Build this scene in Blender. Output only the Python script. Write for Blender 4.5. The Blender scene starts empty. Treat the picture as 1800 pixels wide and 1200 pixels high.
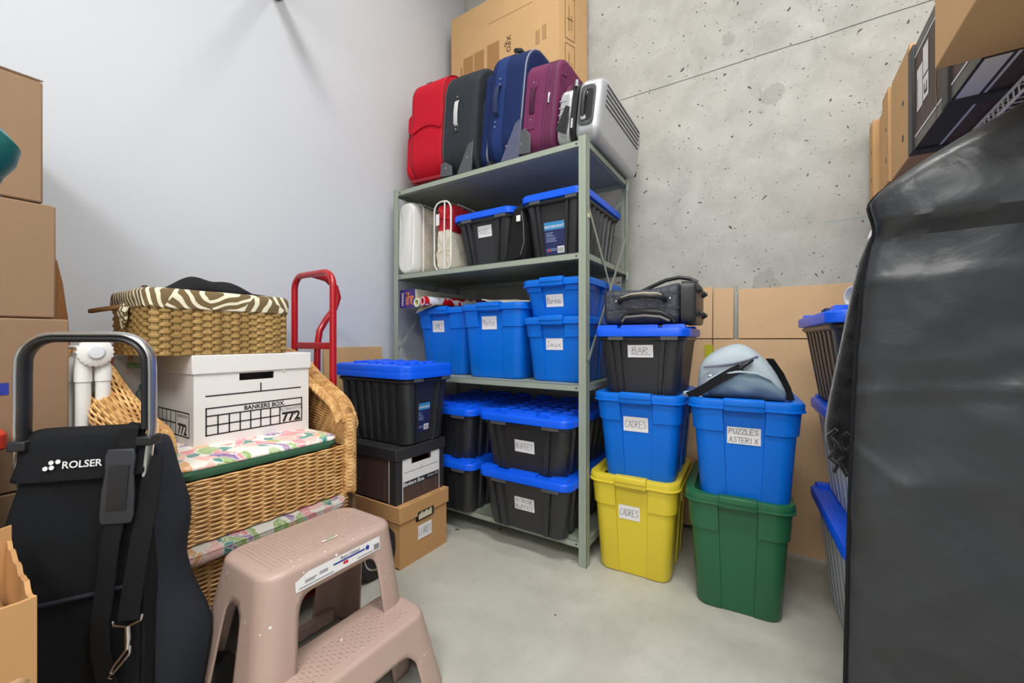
import bpy, bmesh, math, random
from math import sin, cos, pi, radians as rad, sqrt
from mathutils import Vector as Vc, Matrix, noise as mnoise
random.seed(7)
S = bpy.context.scene
COL = S.collection
# ------------------------------------------------------------ camera, world, light, exposure
YAW = math.atan2(460, 718.0)
cam_d = bpy.data.cameras.new('camera'); cam = bpy.data.objects.new('camera', cam_d); COL.objects.link(cam)
cam.location = (0, 0, .97); cam.rotation_euler = (pi/2, 0, YAW)
cam_d.sensor_width = 36; cam_d.lens = 718/1800*36; cam_d.shift_y = -3/1800; cam_d.clip_start = .02
S.camera = cam
W = bpy.data.worlds.new('world'); S.world = W; W.use_nodes = True
W.node_tree.nodes['Background'].inputs[0].default_value = (.9, .95, 1, 1)
W.node_tree.nodes['Background'].inputs[1].default_value = .05
S.view_settings.view_transform = 'Standard'; S.view_settings.look = 'None'
S.view_settings.gamma = 1; S.view_settings.use_curve_mapping = False
S.view_settings.exposure = .28
XW, YW, ZC, XR, YB = -1.95, 2.38, 3.75, .98, -1.7        # white wall, concrete wall, ceiling, right wall, wall behind
LIGHTS = [((.10, .42, 3.45), (1.5, .30), 46), ((.10, -1.10, 2.80), (1.5, .60), 46), ((-.75, 1.50, 3.62), (1.3, .14), 8)]  # second lamp is an unseen fill added behind the camera to brighten front faces
for i, (p, sz, pw) in enumerate(LIGHTS):
    l = bpy.data.lights.new('tube_light', 'AREA'); l.shape = 'RECTANGLE'; l.size, l.size_y = sz; l.energy = pw; l.color = (1, .985, .955)
    o = bpy.data.objects.new('tube_light', l); o.location = p; COL.objects.link(o)

# ------------------------------------------------------------ materials
def lin(c):
    return tuple((v/255/12.92 if v/255 <= .04045 else ((v/255+.055)/1.055)**2.4) for v in c)
MATS = {}
class NT:
    def __init__(s, name):
        s.m = bpy.data.materials.new(name); s.m.use_nodes = True; s.t = s.m.node_tree
        s.b = s.t.nodes['Principled BSDF']; s.co = s.t.nodes.new('ShaderNodeTexCoord').outputs['Object']
    def n(s, typ, ins=None, **kw):
        x = s.t.nodes.new('ShaderNode'+typ)
        for k, v in kw.items(): setattr(x, k, v)
        for k, v in (ins or {}).items():
            if hasattr(v, 'is_linked') or hasattr(v, 'links'): s.t.links.new(v, x.inputs[k])
            else: x.inputs[k].default_value = v
        return x
    def noise(s, scale, detail=4, rough=.55, dist=0, co=None):
        return s.n('TexNoise', {'Vector': co or s.co, 'Scale': scale, 'Detail': detail, 'Roughness': rough, 'Distortion': dist}).outputs['Fac']
    def scale(s, v, co=None):
        return s.n('Mapping', {'Vector': co or s.co, 'Scale': v}).outputs[0]
    def ramp(s, fac, stops, interp='LINEAR'):
        r = s.n('ValToRGB', {'Fac': fac}); e = r.color_ramp.elements; r.color_ramp.interpolation = interp
        while len(e) < len(stops): e.new(.5)
        for k, (p, c) in zip(e, stops): k.position = p; k.color = (*c, 1) if len(c) == 3 else c
        return r.outputs['Color']
    def mix(s, f, a, b, mode='MIX'):
        x = s.n('Mix', data_type='RGBA', blend_type=mode)
        for k, v in ((0, f), (6, a), (7, b)):
            if hasattr(v, 'links'): s.t.links.new(v, x.inputs[k])
            elif k and len(v) == 3: x.inputs[k].default_value = (*v, 1)
            else: x.inputs[k].default_value = v
        return x.outputs[2]
    def math(s, op, a, b=0.0):
        return s.n('Math', {0: a, 1: b}, operation=op).outputs[0]
    def col(s, c):
        if hasattr(c, 'links'): s.t.links.new(c, s.b.inputs['Base Color'])
        else: s.b.inputs['Base Color'].default_value = (*c, 1)
    def set(s, **kw):
        for k, v in kw.items():
            i = s.b.inputs[k.replace('_', ' ')]
            if hasattr(v, 'links'): s.t.links.new(v, i)
            else: i.default_value = v
    def bump(s, h, st=.3, d=.002):
        s.t.links.new(s.n('Bump', {'Height': h, 'Strength': st, 'Distance': d}).outputs[0], s.b.inputs['Normal'])
def mat(name, rgb, rough=.5, metal=0, var=.08, vs=18, bs=0, bst=.2, bd=.001, **kw):
    if name in MATS: return MATS[name]
    t = NT(name); c = lin(rgb)
    if var:
        f = t.noise(vs); t.col(t.mix(f, tuple(v*(1-var) for v in c), tuple(min(1, v*(1+var)) for v in c)))
    else: t.col(c)
    t.set(Roughness=rough, Metallic=metal, **kw)
    if bs: t.bump(t.noise(bs, 3), bst, bd)
    MATS[name] = t.m
    return t.m
def fabric(name, rgb, rough=.85, sc=900, var=.12, vs=9, wr=.0, sheen=.0):
    t = NT(name); c = lin(rgb)
    wv = t.n('TexWave', {'Vector': t.co, 'Scale': sc/6.28, 'Distortion': 0.}, bands_direction='X').outputs['Fac']
    wz = t.n('TexWave', {'Vector': t.co, 'Scale': sc/6.28, 'Distortion': 0.}, bands_direction='Z').outputs['Fac']
    g = t.math('MULTIPLY', wv, wz)
    base = t.mix(t.noise(vs), tuple(v*(1-var) for v in c), tuple(min(1, v*(1+var)) for v in c))
    t.col(t.mix(g, base, tuple(v*.72 for v in c)))
    t.set(Roughness=rough, Sheen_Weight=sheen, Specular_IOR_Level=.2)
    h = t.math('ADD', t.math('MULTIPLY', g, .25), t.math('MULTIPLY', t.noise(14, 3), wr))
    t.bump(h, .35, .0012 if wr == 0 else .006)
    MATS[name] = t.m
    return t.m
def cardboard(name, rgb, sc=200, axis='X'):
    t = NT(name); c = lin(rgb)
    w = t.n('TexWave', {'Vector': t.co, 'Scale': sc/6.28, 'Distortion': .6, 'Detail': 1.}, bands_direction=axis).outputs['Fac']
    st = t.noise(6, 5, .6); fine = t.noise(90, 3, .6, co=t.scale((1, 1, .15)))
    k = t.mix(st, tuple(v*.90 for v in c), tuple(v*1.08 for v in c))
    k = t.mix(t.math('MULTIPLY', fine, .35), k, tuple(v*.80 for v in c))
    t.col(t.mix(t.math('MULTIPLY', w, .10), k, tuple(v*.8 for v in c)))
    t.set(Roughness=.82, Specular_IOR_Level=.25); t.bump(t.math('ADD', t.math('MULTIPLY', w, .12), st), .25, .003)
    MATS[name] = t.m
    return t.m
def m_concrete():
    t = NT('cast_concrete')
    big = t.noise(1.1, 6, .6); mid = t.noise(5, 6, .65, .4)
    base = t.ramp(mid, [(.25, lin((168, 168, 162))), (.5, lin((190, 190, 184))), (.75, lin((208, 208, 202)))])
    base = t.mix(t.ramp(big, [(.35, (0, 0, 0)), (.75, (.55, .55, .55))]), base, lin((189, 184, 172)))
    co = t.n('Mapping', {'Vector': t.co, 'Scale': (1, .01, 1)}).outputs[0]
    dco = t.mix(.12, co, t.n('TexNoise', {'Vector': co, 'Scale': 9.}).outputs['Color'])
    def holes(sc, rmin, rmax, thr):
        v = t.n('TexVoronoi', {'Vector': dco, 'Scale': sc, 'Randomness': 1.})
        sep = t.n('SeparateColor', {0: v.outputs['Color']})
        r = t.math('MULTIPLY', t.math('POWER', sep.outputs[0], 4.), rmax); r = t.math('ADD', r, rmin)
        r = t.math('MULTIPLY', r, t.math('GREATER_THAN', sep.outputs[1], thr))
        return t.math('LESS_THAN', v.outputs['Distance'], r)
    h = t.math('MAXIMUM', holes(34, .03, .19, .30), holes(13, .01, .11, .5))
    h = t.math('MAXIMUM', t.math('MAXIMUM', h, holes(75, .05, .19, .35)), t.math('MULTIPLY', holes(150, .10, .2, .45), .55))
    sep = t.n('SeparateXYZ', {0: t.co})
    line = t.math('LESS_THAN', t.math('ABSOLUTE', t.math('ADD', sep.outputs[2], t.math('ADD', t.math('MULTIPLY', t.noise(3), .012), -2.391))), .0022)
    pts = [(-.012, 2.18, .055), (-.036, 1.25, .06), (-.198, 2.519, .035), (-.22, 2.45, .022)]
    for px, pz, pr in pts:
        dx = t.math('ADD', sep.outputs[0], -px); dz = t.math('ADD', sep.outputs[2], -pz)
        d = t.math('SQRT', t.math('ADD', t.math('MULTIPLY', dx, dx), t.math('MULTIPLY', dz, dz)))
        d = t.math('ADD', d, t.math('MULTIPLY', t.math('ADD', t.noise(14), -.5), .09))
        base = t.mix(t.math('MULTIPLY', t.math('LESS_THAN', d, pr), .5), base, lin((160, 160, 152)))
    dark = t.math('MAXIMUM', h, line)
    blue = t.math('LESS_THAN', t.math('ABSOLUTE', t.math('ADD', t.math('ADD', sep.outputs[2], t.math('MULTIPLY', sep.outputs[0], -.012)), -1.512)), .0013)
    blue = t.math('MULTIPLY', blue, t.math('GREATER_THAN', sep.outputs[0], .2))
    base = t.mix(t.math('MULTIPLY', blue, .6), base, lin((90, 140, 170)))
    t.col(t.mix(t.math('MULTIPLY', dark, .85), base, lin((62, 62, 58))))
    t.set(Roughness=.9, Specular_IOR_Level=.2)
    t.bump(t.math('SUBTRACT', t.math('MULTIPLY', mid, .3), dark), .6, .004)
    return t.m
def m_floor():
    t = NT('floor_concrete')
    a = t.noise(1.6, 7, .62, .5); b = t.noise(9, 6, .7, .3)
    base = t.ramp(a, [(.3, lin((168, 166, 155))), (.52, lin((188, 186, 175))), (.72, lin((204, 202, 193)))])
    base = t.mix(t.ramp(b, [(.5, (0, 0, 0)), (.8, (.4, .4, .4))]), base, lin((152, 149, 142)))
    w = t.ramp(t.noise(7, 5, .75, 1.5, co=t.scale((1, 2.2, 1))), [(.68, (0, 0, 0)), (.76, (.75, .75, .75))])
    base = t.mix(w, base, lin((222, 222, 218)))
    v = t.n('TexVoronoi', {'Vector': t.co, 'Scale': 11.}); sep = t.n('SeparateColor', {0: v.outputs['Color']})
    sp = t.math('LESS_THAN', v.outputs['Distance'], t.math('MULTIPLY', t.math('POWER', sep.outputs[0], 7.), .16))
    base = t.mix(sp, base, lin((120, 108, 92)))
    t.col(base); t.set(Roughness=t.math('ADD', t.math('MULTIPLY', b, .3), .42), Specular_IOR_Level=.35); t.bump(b, .12, .003)
    return t.m
def m_wall():
    t = NT('white_paint')
    a = t.noise(1.2, 5); v = t.n('TexVoronoi', {'Vector': t.scale((1, 1, 3)), 'Scale': 4.2})
    sep = t.n('SeparateColor', {0: v.outputs['Color']})
    sc = t.math('MULTIPLY', t.math('LESS_THAN', v.outputs['Distance'], t.math('MULTIPLY', t.math('POWER', sep.outputs[1], 5.), .05)), .35)
    base = t.mix(a, lin((200, 204, 209)), lin((208, 211, 215)))
    t.col(t.mix(sc, base, lin((175, 172, 166)))); t.set(Roughness=.62, Specular_IOR_Level=.35); t.bump(t.noise(160, 2), .06, .001)
    return t.m
def m_wood(name='wood_print', a=(62, 46, 41), b=(106, 82, 73), scv=(90, 90, 5)):
    t = NT(name)
    n = t.noise(1.0, 6, .7, .3, co=t.scale(scv))
    t.col(t.ramp(n, [(.3, lin(a)), (.55, lin(tuple((x+y)/2 for x, y in zip(a, b)))), (.75, lin(b))])); t.set(Roughness=.6)
    t.bump(n, .1, .001)
    MATS[name] = t.m
    return t.m
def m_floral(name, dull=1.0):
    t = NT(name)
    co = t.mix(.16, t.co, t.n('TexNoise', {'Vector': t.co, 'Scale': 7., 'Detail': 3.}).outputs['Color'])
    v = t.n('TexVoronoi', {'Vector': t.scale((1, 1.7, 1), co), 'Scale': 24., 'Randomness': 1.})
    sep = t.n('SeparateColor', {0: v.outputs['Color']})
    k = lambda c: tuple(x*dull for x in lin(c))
    base = t.ramp(sep.outputs[0], [(0, k((240, 235, 225))), (.2, k((235, 140, 150))), (.36, k((244, 190, 180))), (.5, k((150, 185, 105))), (.63, k((236, 232, 222))), (.74, k((45, 140, 128))), (.84, k((228, 168, 110))), (.93, k((150, 115, 170)))], 'CONSTANT')
    vein = t.math('MULTIPLY', t.n('TexWave', {'Vector': co, 'Scale': 30., 'Distortion': 6.}).outputs['Fac'], .35)
    base = t.mix(vein, base, k((246, 242, 232)))
    e = t.n('TexVoronoi', {'Vector': t.scale((1, 1.7, 1), co), 'Scale': 24., 'Randomness': 1.}, feature='DISTANCE_TO_EDGE')
    base = t.mix(t.math('MULTIPLY', t.math('LESS_THAN', e.outputs['Distance'], .035), .8), base, k((240, 236, 226)))
    t.col(base); t.set(Roughness=.8); t.bump(t.noise(20, 2), .2, .004)
    MATS[name] = t.m
    return t.m
def m_palm():
    t = NT('palm_print')
    co = t.mix(.06, t.co, t.n('TexNoise', {'Vector': t.co, 'Scale': 5.}).outputs['Color'])
    v = t.n('TexVoronoi', {'Vector': co, 'Scale': 8.}); sep = t.n('SeparateColor', {0: v.outputs['Color']})
    ang = t.math('MULTIPLY', sep.outputs[0], 6.28)
    r = t.n('VectorRotate', {'Vector': co, 'Angle': ang, 'Axis': (.6, .1, .2)}).outputs[0]
    w = t.n('TexWave', {'Vector': r, 'Scale': 21., 'Distortion': 2.5, 'Detail': 0.}, bands_direction='DIAGONAL').outputs['Fac']
    f = t.math('GREATER_THAN', w, .66)
    t.col(t.mix(f, lin((112, 92, 58)), lin((228, 222, 196)))); t.set(Roughness=.85); t.bump(t.noise(25, 2), .2, .004)
    MATS['palm'] = t.m
    return t.m
def m_clear(name, rgb, rough=.12, tr=.75):
    t = NT(name); t.col(lin(rgb)); t.set(Roughness=rough, Transmission_Weight=tr, IOR=1.15, Specular_IOR_Level=.5)
    MATS[name] = t.m
    return t.m
def m_santa():
    t = NT('wrap_print')
    co = t.mix(.15, t.co, t.n('TexNoise', {'Vector': t.co, 'Scale': 12.}).outputs['Color'])
    v = t.n('TexVoronoi', {'Vector': co, 'Scale': 17.}); sep = t.n('SeparateColor', {0: v.outputs['Color']})
    t.col(t.ramp(sep.outputs[0], [(0, lin((205, 22, 28))), (.5, lin((222, 226, 236))), (.8, lin((190, 18, 24)))], 'CONSTANT')); t.set(Roughness=.35)
    MATS['santa'] = t.m
    return t.m
def m_velvet():
    t = NT('black_plush'); n = t.noise(26, 5, .7)
    t.col(t.ramp(n, [(.35, lin((22, 22, 24))), (.7, lin((48, 48, 51)))])); t.set(Roughness=.95, Sheen_Weight=.6, Sheen_Roughness=.4, Specular_IOR_Level=.1)
    t.bump(t.noise(300, 3), .7, .003); MATS['plush'] = t.m
    return t.m
def m_nylon(name, rgb, rough, wsc=7, st=.6):
    t = NT(name); c = lin(rgb); n = t.noise(wsc, 5, .6, 1.2); n2 = t.noise(30, 4, .6)
    rg = t.n('TexNoise', {'Vector': t.scale((1, 1, .8)), 'Scale': wsc*.9, 'Detail': 4., 'Roughness': .5}); 
    t.col(t.mix(n2, tuple(v*.85 for v in c), tuple(v*1.12 for v in c))); t.set(Roughness=rough, Specular_IOR_Level=.5)
    ridge = t.math('ABSOLUTE', t.math('SUBTRACT', rg.outputs['Fac'], .5))
    t.bump(t.math('ADD', t.math('MULTIPLY', ridge, 2.), t.math('MULTIPLY', n, .8)), st, .02)
    MATS[name] = t.m
    return t.m
def m_speckled(name, rgb):
    t = NT(name); c = lin(rgb)
    v = t.n('TexVoronoi', {'Vector': t.co, 'Scale': 75.}); sep = t.n('SeparateColor', {0: v.outputs['Color']})
    clus = t.ramp(t.noise(6, 3), [(.42, (0, 0, 0)), (.56, (1, 1, 1))])
    sp = t.math('LESS_THAN', v.outputs['Distance'], t.math('MULTIPLY', t.math('POWER', sep.outputs[0], 7.), .30))
    sp = t.math('MULTIPLY', sp, clus)
    sm = t.ramp(t.noise(11, 5, .7, .8), [(.66, (0, 0, 0)), (.8, (.3, .3, .3))])
    k = t.mix(sm, t.mix(t.noise(5), tuple(x*.94 for x in c), tuple(x*1.06 for x in c)), lin((215, 200, 190)))
    t.col(t.mix(sp, k, lin((240, 238, 232)))); t.set(Roughness=.36, Specular_IOR_Level=.45); t.bump(t.noise(320, 2), .05, .0006)
    MATS[name] = t.m
    return t.m
def m_wicker(name, a, b):
    t = NT(name); n = t.noise(30, 4, .6)
    t.col(t.ramp(n, [(.3, lin(a)), (.7, lin(b))])); t.set(Roughness=.5, Specular_IOR_Level=.4); MATS[name] = t.m
    return t.m
BLUE = mat('tote_blue', (2, 110, 218), .42, vs=5, var=.05, bs=120, bst=.05, Specular_IOR_Level=.3)
LIDB = mat('lid_blue', (12, 92, 236), .36, vs=5, var=.05, Specular_IOR_Level=.35)
YEL = mat('tote_yellow', (222, 200, 54), .4, vs=5, var=.04, bs=120, bst=.05)
GRN = mat('tote_green', (32, 98, 62), .38, vs=5, var=.06, bs=120, bst=.05)
BLK = mat('bin_black', (44, 45, 48), .34, vs=6, bs=150, bst=.06)
CLR = m_clear('bin_clear', (226, 234, 240), .22, .6)
STEEL = mat('shelf_paint', (154, 163, 148), .42, var=.05, vs=6)
PAPER = mat('label_paper', (232, 230, 230), .7, var=.02)
INK = mat('pen_ink', (42, 44, 66), .7, var=0)
PRINT = mat('black_print', (38, 38, 40), .6, var=0)
WHITE = mat('white_board', (232, 230, 227), .6, var=.03, vs=4, bs=60, bst=.06)
CARD = cardboard('carton_brown', (146, 118, 92), 230)
CARDZ = cardboard('carton_tan', (210, 170, 122), 160, 'X')
CARDD = cardboard('carton_kraft', (196, 150, 100), 260)
CARDW = cardboard('carton_wall', (228, 190, 148), 420, 'X')
WOODP = m_wood()
WOODL = m_wood('wood_leg', (120, 76, 34), (190, 134, 72), (40, 40, 4))
BLKCARD = mat('black_card', (46, 45, 46), .5, var=.06)
GREYCARD = mat('grey_card', (96, 96, 90), .5, var=.08)
RED = mat('red_enamel', (178, 14, 26), .25, var=.03, Coat_Weight=.4)
RUB = mat('rubber', (30, 30, 31), .7, var=.1, bs=60)
CHROME = mat('chrome', (205, 208, 212), .2, 1, var=0)
ALU = mat('aluminium', (206, 206, 204), .28, .9, var=.03)
BPLA = mat('black_plastic', (34, 35, 37), .42, var=.05)
GPLA = mat('grey_plastic', (78, 80, 84), .45, var=.05)
STRAP = fabric('webbing', (28, 29, 31), .8, 1500, .06)
BFAB = fabric('cart_fabric', (26, 28, 31), .82, 1100, .12, 5, .3)
SFAB = fabric('side_fabric', (44, 48, 56), .8, 900, .1)
RFAB = fabric('red_fabric', (206, 24, 46), .75, 1000, .05)
GFAB = fabric('charcoal_fabric', (52, 57, 62), .8, 1000, .06)
NFAB = fabric('navy_fabric', (27, 44, 90), .8, 1000, .08)
PFAB = fabric('plum_fabric', (116, 50, 88), .75, 1000, .06)
DUF = fabric('duffel_canvas', (188, 202, 210), .85, 1300, .06, 6, .4)
DUFD = fabric('duffel_shaded', (128, 150, 166), .85, 1300, .06, 6, .4)  # same canvas as the bag, darkened to paint shade onto the pocket
TBAG = m_nylon('trolley_nylon', (58, 62, 72), .5, 16, .5)
GBAG = m_nylon('garment_vinyl', (46, 49, 52), .34, 5, .22)
PLUSH = m_velvet()
TAUPE = m_speckled('taupe_plastic', (184, 158, 146))
WICK = m_wicker('wicker_cane', (176, 124, 66), (236, 192, 128))
WICKD = m_wicker('wicker_dark', (120, 78, 36), (184, 132, 72))
BASK = m_wicker('basket_strip', (140, 108, 58), (196, 162, 100))
FLOR = m_floral('floral_print'); FLORD = m_floral('floral_dark', .6); PALM = m_palm(); SANTA = m_santa()  # second floral is the same print in darker tones
GREENF = fabric('green_piping', (70, 112, 86), .85, 900, .08)
WPLA = mat('white_plastic', (236, 235, 230), .35, var=.02)
SILV = mat('silver_shell', (188, 190, 193), .3, .35, var=.03)
VINYL = mat('white_vinyl', (240, 239, 235), .3, var=.04, vs=5, bs=9, bst=.3, bd=.01)
QUILT = mat('quilt_cotton', (244, 236, 218), .9, var=.06, vs=10, bs=26, bst=.8, bd=.012)
REDQ = mat('red_quilt', (196, 24, 40), .7, var=.1, bs=22, bst=.7, bd=.01)
FILM = m_clear('clear_film', (252, 252, 252), .03, 1.0); FILM.node_tree.nodes['Principled BSDF'].inputs['IOR'].default_value = 1.03
PURP = mat('purple_card', (66, 46, 120), .45, var=.04)
ORAN = mat('orange_print', (238, 136, 70), .5, var=0)
TEAL = mat('teal_plastic', (16, 98, 96), .35, var=.05)
STICK = mat('sticker_navy', (36, 44, 92), .35, var=.06, vs=30)
STICKT = mat('sticker_cyan', (58, 140, 196), .35, var=.04)
WPR = mat('white_print', (228, 228, 230), .5, var=0)
BLUPR = mat('blue_print', (40, 54, 150), .5, var=0)
REDPR = mat('red_print', (206, 40, 52), .5, var=0)
HIVIS = mat('yellow_tag', (200, 196, 40), .6, var=0)
LEATH = mat('tan_leather', (128, 92, 52), .6, var=.12)

# ------------------------------------------------------------ mesh helpers
class MB:
    def __init__(s): s.v = []; s.f = []
    def add(s, vs, fs):
        o = len(s.v); s.v += [tuple(p) for p in vs]; s.f += [tuple(i+o for i in f) for f in fs]; return s
    def box(s, x0, x1, y0, y1, z0, z1):
        return s.add([(x0, y0, z0), (x1, y0, z0), (x1, y1, z0), (x0, y1, z0), (x0, y0, z1), (x1, y0, z1), (x1, y1, z1), (x0, y1, z1)],
                     [(0, 3, 2, 1), (4, 5, 6, 7), (0, 1, 5, 4), (1, 2, 6, 5), (2, 3, 7, 6), (3, 0, 4, 7)])
    def loft(s, rings, closed=True, cap0=True, cap1=True):
        n = len(rings[0]); vs = [p for r in rings for p in r]; fs = []
        for i in range(len(rings)-1):
            for j in range(n if closed else n-1):
                k = (j+1) % n; fs.append((i*n+j, i*n+k, (i+1)*n+k, (i+1)*n+j))
        if cap0: fs.append(tuple(range(n-1, -1, -1)))
        if cap1: fs.append(tuple((len(rings)-1)*n+j for j in range(n)))
        return s.add(vs, fs)
    def tube(s, pts, r, n=10, cap=True, closed=False):
        P = [Vc(p) for p in pts]; m = len(P); rings = []; prev = None
        for i, p in enumerate(P):
            if closed: d = P[(i+1) % m]-P[i-1]
            else: d = (P[min(i+1, m-1)]-P[max(i-1, 0)])
            d.normalize()
            if prev is None:
                a = Vc((0, 0, 1)) if abs(d.z) < .9 else Vc((1, 0, 0)); u = d.cross(a).normalized()
            else:
                u = (prev-d*prev.dot(d)).normalized()
            prev = u; w = d.cross(u); rr = r[i] if isinstance(r, (list, tuple)) else r
            rings.append([p+(u*cos(2*pi*k/n)+w*sin(2*pi*k/n))*rr for k in range(n)])
        if closed: rings.append(rings[0])
        return s.loft(rings, True, cap and not closed, cap and not closed)
    def ribbon(s, pts, nrm, wd, th):
        """flat strap along pts: nrm = list of (width direction, thickness direction)"""
        rings = []
        for p, (a, b) in zip(pts, nrm):
            p = Vc(p); a = Vc(a).normalized()*wd/2; b = Vc(b).normalized()*th/2
            rings.append([p-a-b, p+a-b, p+a+b, p-a+b])
        return s.loft(rings)
    def extr(s, poly, f, d0, d1):
        """poly 2-D, f(a,b,d)->xyz"""
        n = len(poly)
        return s.loft([[f(a, b, d0) for a, b in poly], [f(a, b, d1) for a, b in poly]])
    def lathe(s, prof, f, n=24):
        rings = [[f(r*cos(2*pi*k/n), r*sin(2*pi*k/n), h) for k in range(n)] for r, h in prof]
        return s.loft(rings)
    def obj(s, name, m, parent=None, smooth=True, bevel=0, seg=2, ang=40, sub=0, fix=True):
        me = bpy.data.meshes.new(name); me.from_pydata(s.v, [], s.f); me.materials.append(m)
        if fix:
            bm = bmesh.new(); bm.from_mesh(me); bmesh.ops.recalc_face_normals(bm, faces=bm.faces); bm.to_mesh(me); bm.free()
        if smooth:
            me.polygons.foreach_set('use_smooth', [True]*len(me.polygons)); me.set_sharp_from_angle(angle=rad(ang))
        o = bpy.data.objects.new(name, me); COL.objects.link(o); o.parent = parent
        if bevel:
            b = o.modifiers.new('bevel', 'BEVEL'); b.width = bevel; b.segments = seg; b.limit_method = 'ANGLE'; b.angle_limit = rad(35)
            me.polygons.foreach_set('use_smooth', [True]*len(me.polygons)); b.harden_normals = False
            me.set_sharp_from_angle(angle=rad(75))
        if sub:
            q = o.modifiers.new('sub', 'SUBSURF'); q.levels = q.render_levels = sub
        return o
def tag(o, label=None, cat=None, group=None, kind=None):
    for k, v in (('label', label), ('category', cat), ('group', group), ('kind', kind)):
        if v: o[k] = v
    return o
def thing(name, label, cat, loc=(0, 0, 0), rz=0, group=None):
    o = bpy.data.objects.new(name, None); COL.objects.link(o); o.location = loc; o.rotation_euler = (0, 0, rad(rz)); o.empty_display_size = .05
    return tag(o, label, cat, group)
def rrect(hx, hy, r, n=6):
    out = []
    for cx, cy, a0 in ((hx-r, -hy+r, -pi/2), (hx-r, hy-r, 0), (-hx+r, hy-r, pi/2), (-hx+r, -hy+r, pi)):
        out += [(cx+r*cos(a0+pi/2*k/n), cy+r*sin(a0+pi/2*k/n)) for k in range(n+1)]
    return out
FR = lambda y0, e=.0008: (lambda a, b, d=0: (a, y0-e-d, b))            # face looking to -Y
FL = lambda x0, e=.0008: (lambda a, b, d=0: (x0-e-d, -a, b))           # face looking to -X
FT = lambda z0, e=.0008: (lambda a, b, d=0: (a, b, z0+e+d))            # face looking up
def decal(name, polys, f, m, parent, th=0):
    b = MB()
    for p in polys:
        if th: b.extr(p, f, 0, th)
        else: b.add([f(x, y) for x, y in p], [tuple(range(len(p)))])
    o = b.obj(name, m, parent, smooth=False, fix=bool(th))
    if len(polys) > 5: o['kind'] = 'stuff'
    return o
R4 = lambda x0, x1, y0, y1: [(x0, y0), (x1, y0), (x1, y1), (x0, y1)]
def text(name, body, size, f, m, parent, x=0, y=0, sx=1, bold=0, shear=0, rot=0, align='CENTER'):
    cu = bpy.data.curves.new('t', 'FONT'); cu.body = body; cu.size = size; cu.align_x = align; cu.shear = shear; cu.offset = bold*size
    cu.resolution_u = 3
    tmp = bpy.data.objects.new('t', cu); me = bpy.data.meshes.new_from_object(tmp)
    for v in me.vertices:
        a, b = v.co.x*sx, v.co.y
        if rot: a, b = a*cos(rot)-b*sin(rot), a*sin(rot)+b*cos(rot)
        v.co = f(a+x, b+y)
    bpy.data.objects.remove(tmp); bpy.data.curves.remove(cu)
    me.name = name; me.materials.clear(); me.materials.append(m); o = bpy.data.objects.new(name, me); COL.objects.link(o); o.parent = parent
    return o
GL = {'A': '0,0 2,6 4,0;1,2 3.2,2.2', 'B': '0,0 0,6 3,6 3.4,4.6 0,3.2 3.6,2.6 3.8,.8 2,0 0,0', 'C': '4,5 2.4,6 .4,4.5 0,2 1.4,0 4,.8', 'D': '0,0 0,6 2.6,5.6 4,3 2.6,.3 0,0',
      'E': '4,6 0,6 0,0 4,0;0,3 3,3.2', 'F': '4,6 0,6 0,0;0,3 3,3', 'I': '1,0 1,6', 'J': '0,6 4,6;2.4,6 2.2,1 1,0 0,1.2', 'L': '0,6 0,0 4,.4', 'M': '0,0 .4,6 2,2 3.6,6 4,0',
      'N': '0,0 0,6 4,0 4,6', 'O': '2,6 .2,4.6 0,2 2,0 3.9,1.6 3.8,4.6 2,6', 'P': '0,0 0,6 3.4,5.6 3.6,3.6 0,3', 'R': '0,0 0,6 3.4,5.6 3.4,3.8 0,3 4,0', 'S': '4,5.4 2,6 .4,4.8 3.6,2.4 3.4,.6 0,.4',
      'T': '0,6 4,6;2,6 2,0', 'U': '0,6 .2,1 2,0 3.8,1 4,6', 'V': '0,6 2,0 4,6', 'X': '0,0 4,6;0,6 4,0', 'Z': '0,6 4,6 0,0 4,0', 'Ë': '4,5 0,5 0,0 4,0;0,2.5 3,2.7;1,6.3 1.2,6.8;2.8,6.3 3,6.8',
      'a': '3,3.4 1,3.6 0,1.4 1.2,0 3,1 3.2,3.4 3.4,0', 'e': '0,1.8 3.2,2.2 2.4,3.6 .6,3.2 0,1.2 1.4,0 3.4,.6', 'h': '0,0 0,6;0,2.6 1.8,3.8 3,2.8 3,0', 'o': '1.6,3.6 0,2 1.4,0 3.2,1.6 1.6,3.6',
      'r': '0,0 .2,3.6;.2,2 1.4,3.4 2.8,3.4', 's': '3,3.2 .8,3.4 .6,2.2 2.8,1.4 2,0 0,.2', 't': '1.4,5.4 1.2,.6 2.6,0;0,3.6 3,3.8', 'u': '0,3.6 .2,.6 1.6,0 3,1.2 3,3.6;3,1.2 3.4,0', 'x': '0,0 3.4,3.6;.2,3.6 3.2,0', '+': '1,2 3,2;2,1 2,3', '.': '1,0 1.4,.2'}
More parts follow.
